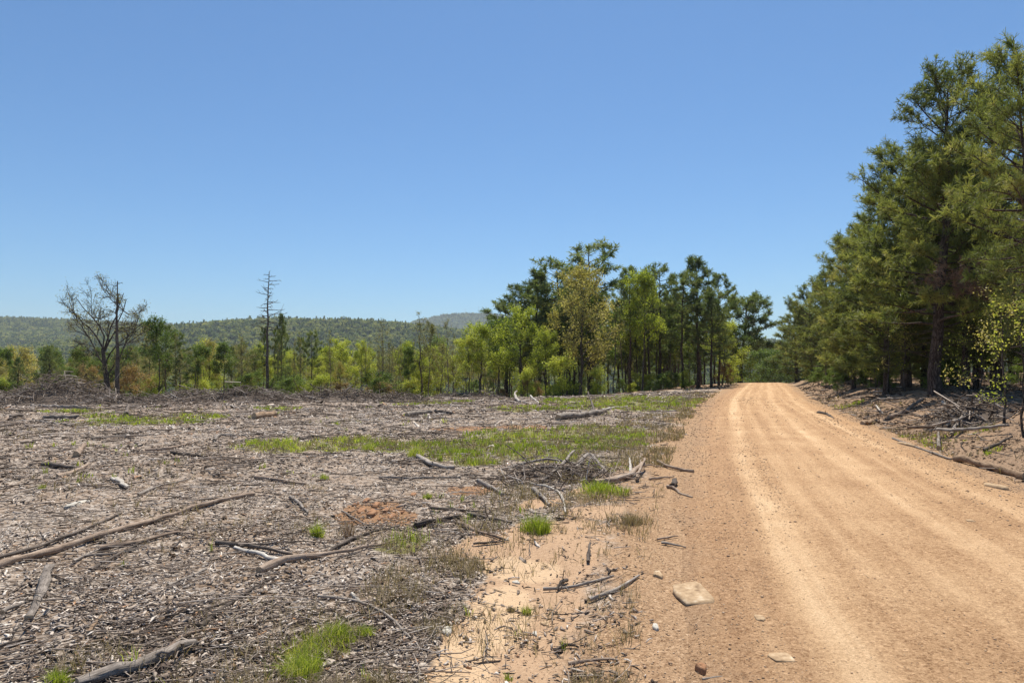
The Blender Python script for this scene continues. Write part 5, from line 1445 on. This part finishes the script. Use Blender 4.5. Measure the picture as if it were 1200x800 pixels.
SHORT = {'young low limbed pine at the front of the right roadside': 'young low limbed pine on the right roadside', 'slim dark pine packed among others inside the middle woods': 'slim dark pine inside the middle woods', 'lime leafed young tree inside the middle woods': 'lime young tree inside the middle woods',
         'thinly leafed grey stemmed tree inside the middle woods': 'grey stemmed tree inside the middle woods', 'low undergrowth bush at the front of the middle woods': 'undergrowth bush of the middle woods',
         'low green undergrowth bush behind the brush piles': 'green bush behind the brush piles', 'pine crowded in the shady woods behind the right bank': 'pine in the shady right woods',
         'thin bare stem in the shady woods on the right': 'thin bare stem in the shady right woods', 'green undergrowth bush below the right roadside pines': 'green bush below the right pines',
         'tree on the falling ground beyond the road crest': 'tree beyond the road crest'}
by = {}
for o in scene.objects:
    if o.parent is None and o.get('group') and o.get('label') and 'clay' not in o['label']:
        by.setdefault(o['label'], []).append(o)
for lab, obs in by.items():
    if len(obs) < 2: continue
    base = SHORT.get(lab, lab.replace(' in the low woods behind the left clearing', ' behind the left clearing'))
    cells = {}
    for o in obs:
        px = 600 + F * o.location.x / max(o.location.y, 1)
        m_ = min(MARKS, key=lambda q: abs(q[0] - px))
        cells.setdefault((m_, px >= m_[0]), []).append((abs(px - m_[0]), o.name, o))
    for (m_, right), q in cells.items():
        q.sort(key=lambda z: z[:2])
        for k, (_, _, o) in enumerate(q):
            o['label'] = '%s, %s %s of %s' % (base, ORD[min(k, 19)], 'right' if right else 'left', m_[1])

# ------------------------------------------------------------------ distant woods (one mass, instanced)
def canopy_src(seed, kind):
    rg = np.random.default_rng(seed); mb = MB()
    if kind == 0:      # rounded broadleaf crown
        c = rg.normal(size=(46, 3)); c = nrm(c) * rg.uniform(.35, 1., (46, 1)) * np.array([3.1, 3.1, 2.5]) + np.array([0, 0, 5.2])
        V, F4 = leaves(rg, c, 5, .45, 1.15, .85)
        mb.add(V, F4, np.repeat(np.clip(rg.normal(.5, .22, 46 * 5), 0, 1), 4))
    else:              # pointed pine crown
        z = rg.uniform(0, 1, 50); a = rg.uniform(0, 2 * PI, 50); r = (1 - z) ** .7 * 2.0 * rg.uniform(.4, 1, 50)
        c = np.stack([r * np.cos(a), r * np.sin(a), 3.2 + z * 6.3], -1)
        V, F4 = leaves(rg, c, 5, .3, .95, .7)
        mb.add(V, F4, np.repeat(np.clip(rg.normal(.25, .15, 250), 0, 1), 4))
    V, F4 = tubes(np.array([[[0, 0, 0], [0.1, 0, 3.], [0, 0, 6.5]]]), np.array([[.16, .12, .05]]), 5); mb.add(V, F4, .1)
    return mb.mesh('canopy', M['canopy'])
def build_far_woods():
    rg = np.random.default_rng(31)
    pts = []
    for r0, r1, n in ((150, 420, 7000), (420, 1000, 13000), (1000, 2250, 42000), (2250, 3600, 26000)):
        r = np.sqrt(rg.uniform(r0 ** 2, r1 ** 2, n)); a = np.radians(rg.uniform(-44, 42, n))
        x = r * np.sin(a); y = r * np.cos(a)
        k = np.abs(lat(x, y)) > 6
        pts.append(np.stack([x, y], -1)[k])
    p = np.concatenate(pts); x, y = p[:, 0], p[:, 1]
    z = G(x, y) - .3
    n = len(x); r = np.hypot(x, y)
    sc = rg.uniform(.7, 1.15, n) * (1 + .7 * ss(700, 1500, r))
    me = bpy.data.meshes.new('distant_woods'); me.from_pydata(np.stack([x, y, z], -1).tolist(), [], [])
    for nm, arr in (('scl', sc), ('rot', rg.uniform(0, 6.28, n))):
        at_ = me.attributes.new(nm, 'FLOAT', 'POINT'); at_.data.foreach_set('value', arr.astype(np.float32))
    cl = fbm(x / 90, y / 90, 14, 3)
    idx = np.where(rg.random(n) < ss(.35, .65, cl) * .5 + .07, rg.integers(3, 5, n), rg.integers(0, 3, n)).astype(np.int32)
    at_ = me.attributes.new('pick', 'INT', 'POINT'); at_.data.foreach_set('value', idx)
    ob = link('distant_woods', me)
    srcs = [bpy.data.objects.new('canopy_tree', canopy_src(300 + i, 0 if i < 3 else 1)) for i in range(5)]
    ng = bpy.data.node_groups.new('woods', 'GeometryNodeTree')
    ng.interface.new_socket('Geometry', in_out='INPUT', socket_type='NodeSocketGeometry')
    ng.interface.new_socket('Geometry', in_out='OUTPUT', socket_type='NodeSocketGeometry')
    gi = ng.nodes.new('NodeGroupInput'); go = ng.nodes.new('NodeGroupOutput')
    mp = ng.nodes.new('GeometryNodeMeshToPoints'); ip = ng.nodes.new('GeometryNodeInstanceOnPoints')
    ng.links.new(gi.outputs[0], mp.inputs[0]); ng.links.new(mp.outputs[0], ip.inputs['Points'])
    jn = ng.nodes.new('GeometryNodeJoinGeometry')
    for s_ in reversed(srcs):
        oi = ng.nodes.new('GeometryNodeObjectInfo'); oi.inputs['Object'].default_value = s_; oi.inputs['As Instance'].default_value = True
        ng.links.new(oi.outputs['Geometry'], jn.inputs[0])
    ng.links.new(jn.outputs[0], ip.inputs['Instance']); ip.inputs['Pick Instance'].default_value = True
    def na(nm, typ='FLOAT'):
        q = ng.nodes.new('GeometryNodeInputNamedAttribute'); q.data_type = typ; q.inputs[0].default_value = nm
        return q.outputs[0]
    ng.links.new(na('pick', 'INT'), ip.inputs['Instance Index'])
    cx = ng.nodes.new('ShaderNodeCombineXYZ'); ng.links.new(na('rot'), cx.inputs[2])
    ng.links.new(cx.outputs[0], ip.inputs['Rotation'])
    ng.links.new(na('scl'), ip.inputs['Scale'])
    ng.links.new(ip.outputs[0], go.inputs[0])
    md = ob.modifiers.new('woods', 'NODES'); md.node_group = ng
    return ob
tag(build_far_woods(), 'far wooded valley and ridges of mixed spring green', 'woods', kind='stuff')

# ------------------------------------------------------------------ radio masts on the blue hill
for i, (px, h, lab) in enumerate([(545, 17, 'left of two faint radio masts on top of the blue hill'), (561, 30, 'right and taller of two faint radio masts on the blue hill')]):
    Y = 3040.; X = (px - 600) / F * Y; g = float(G(X, Y))
    t = thing('radio_mast', (X, Y, g), lab, 'radio mast')
    mb = MB(); q = .9
    P = []; 
    for sx, sy in ((-q, -q), (q, -q), (0, q)): P.append([[sx, sy, 0], [sx * .7, sy * .7, h * .8], [sx * .5, sy * .5, h + 14]])
    V, F4 = tubes(np.array(P), np.full((3, 3), .14), 4); mb.add(V, F4)
    P = [[[q * (-1) ** k, -q, z], [0, q, z + 1.5], [q * (-1) ** (k + 1), -q, z + 3]] for k, z in enumerate(np.arange(1, h + 10, 3.))]
    V, F4 = tubes(np.array(P), np.full((len(P), 3), .08), 3); mb.add(V, F4)
    link('lattice_tower', mb.mesh('lattice_tower', M['steel']), t)

# ------------------------------------------------------------------ haze
def haze():
    import bmesh
    bm = bmesh.new(); bmesh.ops.create_cube(bm, size=1)
    me = bpy.data.meshes.new('haze'); bm.to_mesh(me); bm.free()
    o = link('haze', me); z0, z1 = -75., 300.
    o.scale = (8700, 8700, z1 - z0); o.location = (0, 0, (z0 + z1) / 2)
    m = bpy.data.materials.new('haze_air'); m.use_nodes = True; nt = m.node_tree; nt.nodes.clear()
    out = nt.nodes.new('ShaderNodeOutputMaterial'); pv = nt.nodes.new('ShaderNodeVolumePrincipled')
    pv.inputs['Color'].default_value = (.80, .90, 1, 1); pv.inputs['Density'].default_value = .00014; pv.inputs['Anisotropy'].default_value = .2
    nt.links.new(pv.outputs[0], out.inputs['Volume']); me.materials.append(m)
    tag(o, kind='stuff'); o['label'] = 'thin blue air haze over the valley'
HAZE = True
if HAZE: haze()
print('total', round(time.time() - T0, 1), 'tris', sum(len(m_.polygons) for m_ in bpy.data.meshes))
